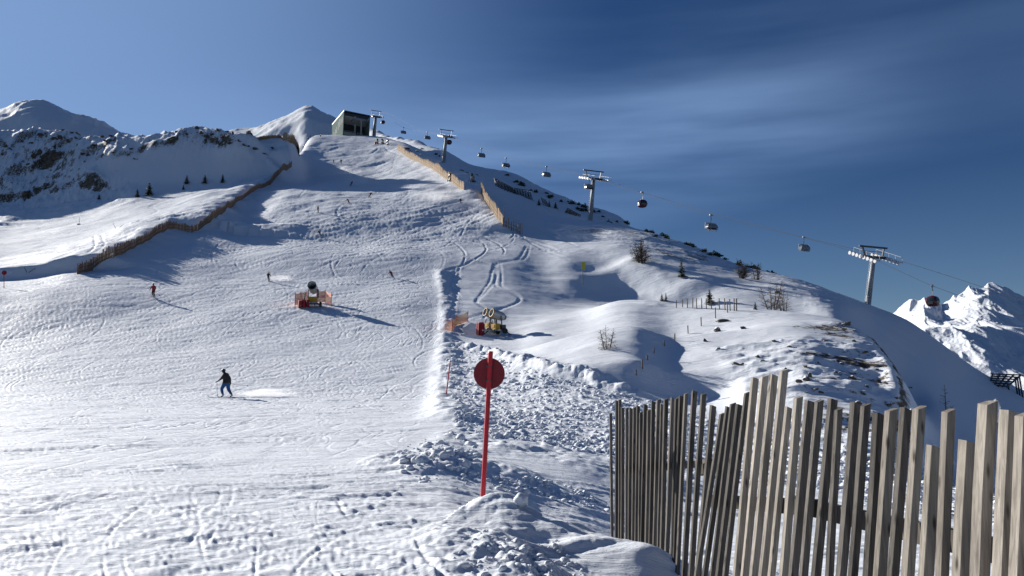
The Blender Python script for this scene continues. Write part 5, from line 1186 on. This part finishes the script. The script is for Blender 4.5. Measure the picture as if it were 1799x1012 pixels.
def skier_pose(kind):
    # x: right in the picture, y: away, z: up; feet at z = .06
    if kind == 'main':   # gliding left, seen from the side, right arm forward, knees bent
        J = {'hip': ((0.02, 0, .90), .15), 'waist': ((0.03, 0, 1.06), .18), 'chest': ((-.02, 0, 1.30), .225), 'neck': ((-.12, 0, 1.49), .075), 'head': ((-.17, 0, 1.60), .105), 'crown': ((-.175, 0, 1.70), .085), 'nose': ((-.28, 0, 1.60), .02),
             'lh': ((-.06, -.12, .86), .145), 'lk': ((-.20, -.16, .52), .105), 'la': ((-.08, -.17, .14), .06), 'lt': ((-.24, -.17, .07), .045), 'rh': ((.08, .11, .86), .145), 'rk': ((.10, .18, .50), .105), 'ra': ((.34, .20, .14), .06), 'rt': ((.18, .20, .07), .045),
             'ls': ((-.06, -.20, 1.40), .105), 'le': ((-.20, -.27, 1.16), .08), 'lw': ((-.38, -.27, 1.02), .042), 'lp': ((-.46, -.27, .985), .04),
             'rs': ((.0, .18, 1.40), .105), 're': ((.14, .26, 1.14), .08), 'rw': ((.19, .22, .93), .042), 'rp': ((.20, .21, .86), .04)}
        fingers = [('lp', (-.46, -.27, .985), (-1, 0, -.35)), ('rp', (.20, .21, .86), (.1, 0, -1))]
    elif kind == 'front':  # coming down towards the viewer, legs together
        J = {'hip': ((0, .02, .88), .15), 'waist': ((0, 0, 1.05), .15), 'chest': ((0, -.06, 1.29), .18), 'neck': ((0, -.12, 1.47), .075), 'head': ((0, -.16, 1.58), .105), 'crown': ((0, -.16, 1.68), .08), 'nose': ((0, -.27, 1.58), .02),
             'lh': ((-.11, 0, .84), .12), 'lk': ((-.08, -.16, .50), .085), 'la': ((.06, -.02, .14), .06), 'lt': ((.04, -.18, .07), .045), 'rh': ((.11, 0, .84), .12), 'rk': ((.12, -.16, .50), .085), 'ra': ((.24, -.02, .14), .06), 'rt': ((.22, -.18, .07), .045),
             'ls': ((-.20, -.06, 1.38), .085), 'le': ((-.33, -.12, 1.12), .062), 'lw': ((-.34, -.26, .92), .042), 'lp': ((-.34, -.30, .86), .04), 'rs': ((.20, -.06, 1.38), .085), 're': ((.33, -.10, 1.12), .062), 'rw': ((.30, -.26, .94), .042), 'rp': ((.30, -.31, .88), .04)}
        fingers = []
    elif kind == 'lean':   # carving, strongly leaning
        J = {'hip': ((0.0, 0, .74), .15), 'waist': ((-.10, -.06, .90), .15), 'chest': ((-.22, -.16, 1.10), .18), 'neck': ((-.30, -.24, 1.26), .075), 'head': ((-.34, -.28, 1.36), .105), 'crown': ((-.36, -.29, 1.45), .08), 'nose': ((-.38, -.38, 1.35), .02),
             'lh': ((-.02, -.11, .72), .12), 'lk': ((.02, -.22, .42), .085), 'la': ((.28, -.10, .14), .06), 'lt': ((.20, -.24, .07), .045), 'rh': ((.06, .11, .72), .12), 'rk': ((.20, -.05, .46), .085), 'ra': ((.44, .08, .16), .06), 'rt': ((.36, -.06, .09), .045),
             'ls': ((-.36, -.28, 1.12), .085), 'le': ((-.50, -.36, .90), .062), 'lw': ((-.60, -.50, .80), .042), 'lp': ((-.63, -.54, .77), .04), 'rs': ((-.10, -.04, 1.20), .085), 're': ((.10, -.06, 1.06), .062), 'rw': ((.14, -.26, .98), .042), 'rp': ((.14, -.31, .96), .04)}
        fingers = []
    E = [('hip', 'waist'), ('waist', 'chest'), ('chest', 'neck'), ('neck', 'head'), ('head', 'crown'), ('head', 'nose'), ('hip', 'lh'), ('lh', 'lk'), ('lk', 'la'), ('la', 'lt'), ('hip', 'rh'), ('rh', 'rk'), ('rk', 'ra'), ('ra', 'rt'), ('chest', 'ls'), ('ls', 'le'), ('le', 'lw'), ('lw', 'lp'), ('chest', 'rs'), ('rs', 're'), ('re', 'rw'), ('rw', 'rp')]
    for (hn, p, d) in fingers:
        p = Vector(p); d = Vector(d).normalized(); s = d.cross(up).normalized() if abs(d.z) < .9 else Vector((0, 1, 0)); cv = Vector((-.6, 0, -.8)) if hn == 'rp' else Vector((0, 0, -1))
        for q in range(4):
            l = (.042, .048, .045, .036)[q]; a = p + s * (.026 * (q - 1.5)) + d * .02; b = a + d * l; c = b + (d * .4 + cv).normalized() * l * .9
            J['%s%da' % (hn, q)] = (tuple(b), .011); J['%s%db' % (hn, q)] = (tuple(c), .009); E += [(hn, '%s%da' % (hn, q)), ('%s%da' % (hn, q), '%s%db' % (hn, q))]
        t = p + s * .05 - d * .005; J[hn + 't'] = (tuple(t), .012); J[hn + 'u'] = (tuple(t + d * .03 + cv * .02), .01); E += [(hn, hn + 't'), (hn + 't', hn + 'u')]
    return J, E
_cache = {}
def person(pos, kind, jacket, trousers, lab, s=1.0, rz=0, ski_dir=None, poles=True, flip=False):
    key = (kind, jacket, trousers)
    if key not in _cache:
        J, E = skier_pose(kind); hx, hy, hz = J['head'][0]
        wst = J['hip'][0][2] - .02
        def cls(c):
            if (c - Vector((hx, hy, hz))).length < .17 and c.z > hz - .10:
                nx = J['nose'][0]; f = (c - Vector((hx, hy, hz))).dot((Vector(nx) - Vector((hx, hy, hz))).normalized())
                if c.z < hz + .0 and f > .05: return 3
                return 2
            for h in ('lw', 'rw', 'lp', 'rp'):
                if (c - Vector(J[h][0])).length < (.10 if h in ('lp', 'rp') else .045): return 2
            if c.z < .24: return 4
            if c.z < wst and (c - Vector(J['le'][0])).length > .12 and (c - Vector(J['re'][0])).length > .12: return 1
            return 0
        _cache[key] = (skin_body('person', J, E, [M[jacket], M[trousers], M['black'], M['skin'], M['boot']], cls), J)
    me, J = _cache[key]
    o = bpy.data.objects.new('person', me); scene.collection.objects.link(o); o.location = pos; o.rotation_euler = (0, 0, rz); o.scale = (-s if flip else s, s, s); tag(o, lab, 'person')
    hx, hy, hz = J['head'][0]; nd = (Vector(J['nose'][0]) - Vector((hx, hy, hz))).normalized()
    mb = MB(); cp = Vector((hx, hy, hz + .045)); mb.lathe(cp - up * .02, up, [(0, .122), (.04, .126), (.09, .105), (.125, .06), (.135, .001)], 14); mb.build('helmet', M['black'] if jacket != 'jorange' else M['white'], o, True)
    mb = MB(); g0 = Vector((hx, hy, hz + .02)) + nd * .085; sd_ = nd.cross(up).normalized(); mb.beam(g0 - sd_ * .085, g0 + sd_ * .085, .05, .06); mb.build('goggles', M['glass'], o)
    if ski_dir is None: ski_dir = {'main': (-1, 0, 0), 'front': (.18, -1, 0), 'lean': (-.7, -.7, 0)}[kind]
    sdv = Vector(ski_dir).normalized()
    for f in ('la', 'ra'):
        c = Vector(J[f][0]); c.z = .03; mb = MB(); w = sdv.cross(up).normalized() * .04; t = up * .02; a = c - sdv * .75; b = c + sdv * .80; tp = c + sdv * .95 + up * .10
        mb.hexa(a - w, b - w, b + w, a + w, a - w + t, b - w + t, b + w + t, a + w + t); mb.hexa(b - w, tp - w * .5, tp + w * .5, b + w, b - w + t, tp - w * .5 + t, tp + w * .5 + t, b + w + t); mb.build('ski', M['ski'], o)
    if poles:
        for h in ('lp', 'rp'):
            c = Vector(J[h][0]); d = Vector((.9, .05, -.12)) if kind == 'main' else Vector((.25 if h == 'rp' else -.15, .75, -.55)); d.normalize()
            if kind == 'main' and h == 'lp': d = Vector((.05, .12, -1)).normalized() * .78
            mb = MB(); mb.tube(c - d * .05, c + d * 1.1, .011, .008, 6); mb.lathe(c + d * 1.03, d, [(0, .001), (0, .045), (.012, .045), (.012, .001)], 8); mb.build('ski_pole', M['dsteel'], o)
    return o
def at_px(px, py, hpx, *a, dmn=20, dmx=430, **k):
    g = ground(px, py, dmn, dmx); s = hpx * g.y / F0 / 1.74; s = min(max(s * (1.0 if g.y < 120 else 1.15), .8), 1.5); return person(g, *a, s=s, **k)
p0 = at_px(396, 699, 50, 'main', 'jblack', 'pblue', 'skier in black jacket and blue trousers gliding left in the foreground, trailing spray', dmn=20, dmx=80)
at_px(269, 523, 25, 'front', 'jred', 'jblack', 'skier in red jacket and black trousers on the left side of the piste', dmn=60, dmx=130)
at_px(471, 495, 18, 'front', 'jblack', 'pgrey', 'skier in black top and pale trousers, left of the snow gun', dmn=70, dmx=170, rz=.8)
at_px(688, 489, 16, 'lean', 'jmaroon', 'jnavy', 'skier in dark maroon jacket leaning into a turn, right of the snow gun', dmn=70, dmx=170)
at_px(562, 416, 12, 'lean', 'jblack', 'pgrey', 'skier in black jacket leaning low, above the snow gun', dmn=100, dmx=260)
at_px(558, 374, 11, 'front', 'jblack', 'jblack', 'upright dark skier in the middle of the slope, above the low leaning one', dmn=100, dmx=300, rz=1.2)
at_px(612, 358, 10, 'lean', 'jorange', 'jblack', 'skier in orange red jacket leaning left in the middle of the slope', dmn=100, dmx=300)
at_px(650, 348, 12, 'lean', 'jblack', 'jblack', 'crouching dark skier just below the small snow roll', dmn=100, dmx=300, flip=True)
at_px(617, 327, 9, 'lean', 'jblack', 'jblack', 'dark skier at the tip of the shaded patch, leaning right', dmn=150, dmx=350, flip=True)
at_px(809, 358, 9, 'front', 'jblack', 'jnavy', 'dark skier alone near the right edge of the upper piste', dmn=120, dmx=320)
at_px(599, 288, 8, 'front', 'jblack', 'jblack', 'dark skier high on the piste, right of a pair', dmn=200, dmx=400)
at_px(586, 287, 6, 'front', 'jnavy', 'jblack', 'smaller dark skier high on the piste, left of a pair', dmn=200, dmx=400)
for (x, y, lab, j) in ((517, 240, 'tiny dark figure on the crest, leftmost of the group below the peak', 'jblack'), (533, 240, 'tiny figure on the crest, second of the group below the peak', 'jnavy'), (541, 240, 'tiny dark figure on the crest between two others below the peak', 'jblack'), (563, 242, 'tiny dark skier just left of the lift station', 'jblack'), (545, 243, 'tiny skier starting down just under the crest', 'jmaroon')):
    at_px(x, y, 6, 'front', j, 'jblack', lab, dmn=250, dmx=440, rz=RN.uniform(-1, 1))
for (p, ang, sc) in riders:                       # people sitting on the occupied chairs
    for k, xx in enumerate((-.9, .1, .85)):
        J = {'hip': ((0, .1, -3.15), .16), 'chest': ((0, .2, -2.72), .19), 'neck': ((0, .16, -2.52), .07), 'head': ((0, .12, -2.38), .12), 'lh': ((-.12, -.05, -3.14), .11), 'lk': ((-.14, -.5, -3.18), .08), 'la': ((-.14, -.5, -3.62), .06), 'lt': ((-.14, -.68, -3.68), .05), 'rh': ((.12, -.05, -3.14), .11), 'rk': ((.14, -.5, -3.18), .08), 'ra': ((.14, -.5, -3.62), .06), 'rt': ((.14, -.68, -3.68), .05),
             'ls': ((-.22, .14, -2.62), .08), 'le': ((-.28, -.1, -2.86), .06), 'lw': ((-.2, -.38, -2.98), .045), 'rs': ((.22, .14, -2.62), .08), 're': ((.28, -.1, -2.86), .06), 'rw': ((.2, -.38, -2.98), .045)}
        if 'sit' not in _cache:
            _cache['sit'] = skin_body('person', J, [('hip', 'chest'), ('chest', 'neck'), ('neck', 'head'), ('hip', 'lh'), ('lh', 'lk'), ('lk', 'la'), ('la', 'lt'), ('hip', 'rh'), ('rh', 'rk'), ('rk', 'ra'), ('ra', 'rt'), ('chest', 'ls'), ('ls', 'le'), ('le', 'lw'), ('chest', 'rs'), ('rs', 're'), ('re', 'rw')], [M['jblack'], M['jnavy'], M['black']], lambda c: 2 if c.z > -2.48 or c.z < -3.52 else (1 if c.z < -3.0 else 0), 1)
        o = bpy.data.objects.new('person', _cache['sit']); scene.collection.objects.link(o); o.rotation_euler = (0, 0, ang); o.scale = (sc,) * 3; o.location = p + Matrix.Rotation(ang, 3, 'Z') @ Vector((xx * sc, 0, 0))
        wh = {0: 'on the chair right of the second tower', 1: 'on the chair hanging against the mid slope tower', 2: 'on the chair midway between the two largest towers'}[riders.index((p, ang, sc))]
        tag(o, 'rider in dark clothes, %s seat, %s' % (('left', 'middle', 'right')[k], wh), 'person')
        for s_ in (-.14, .14):
            mb = MB(); mb.beam((s_, .1, -3.78), (s_ * 1.0, -1.35, -3.66), .09, .03); mb.build('ski', M['ski'], o)

# ---------------------------------------------------------------- blown powder behind the skiers
def puff(c, size, dens, label, seed, rz=0):
    m = bpy.data.materials.new('powder_cloud'); m.use_nodes = True; n = m.node_tree; n.nodes.clear(); L = n.links.new; N = n.nodes.new
    o_ = N('ShaderNodeOutputMaterial'); v = N('ShaderNodeVolumePrincipled'); v.inputs['Color'].default_value = (1, 1, 1, 1); v.inputs['Anisotropy'].default_value = .3
    t = N('ShaderNodeTexCoord'); ln = N('ShaderNodeVectorMath'); ln.operation = 'LENGTH'; L(t.outputs['Object'], ln.inputs[0])
    fo = N('ShaderNodeMapRange'); fo.interpolation_type = 'SMOOTHSTEP'; fo.inputs['From Min'].default_value = 1.0; fo.inputs['From Max'].default_value = 0.15; L(ln.outputs['Value'], fo.inputs['Value'])
    nz_ = N('ShaderNodeTexNoise'); nz_.inputs['Scale'].default_value = 2.2; nz_.inputs['Detail'].default_value = 5; mpn = N('ShaderNodeMapping'); mpn.inputs['Location'].default_value = (seed, 0, 0); L(t.outputs['Object'], mpn.inputs[0]); L(mpn.outputs[0], nz_.inputs['Vector'])
    mr = N('ShaderNodeMapRange'); mr.inputs['From Min'].default_value = .36; mr.inputs['From Max'].default_value = .7; L(nz_.outputs['Fac'], mr.inputs['Value'])
    k = N('ShaderNodeMath'); k.operation = 'MULTIPLY'; L(fo.outputs[0], k.inputs[0]); L(mr.outputs[0], k.inputs[1]); k2 = N('ShaderNodeMath'); k2.operation = 'MULTIPLY'; k2.inputs[1].default_value = dens; L(k.outputs[0], k2.inputs[0]); L(k2.outputs[0], v.inputs['Density']); L(v.outputs[0], o_.inputs['Volume'])
    bm = bmesh.new(); bmesh.ops.create_icosphere(bm, subdivisions=3, radius=1.0); me = bpy.data.meshes.new('snow_spray'); bm.to_mesh(me); bm.free(); me.materials.append(m)
    o = bpy.data.objects.new('snow_spray', me); scene.collection.objects.link(o); o.location = c; o.scale = size; o.rotation_euler = (0, 0, rz); return tag(o, label, 'snow spray', kind='stuff')
b = Vector(p0.location)
puff(b + Vector((2.2, .9, .28)), (2.3, .45, .40), 5.0, 'white powder spray trailing right of the foreground skier', 3)
q = ground(492, 493, 70, 170); puff(q + up * .35, (2.4, .8, .55), 1.6, 'small powder plume behind the skier left of the snow gun', 9)
q = ground(632, 324, 160, 330); puff(q + up * 1.2, (6, 3, 2.0), .35, 'powder plume blowing off the snow roll beside the dark skier', 12)
q = ground(600, 306, 180, 360); puff(q + up * 1.2, (6, 4, 2.2), .22, 'soft powder drift below the pair high on the piste', 15)
q = ground(770, 352, 120, 330); puff(q + up * 1.0, (9, 6, 2.2), .16, 'thin veil of blown snow on the upper right of the piste', 18)
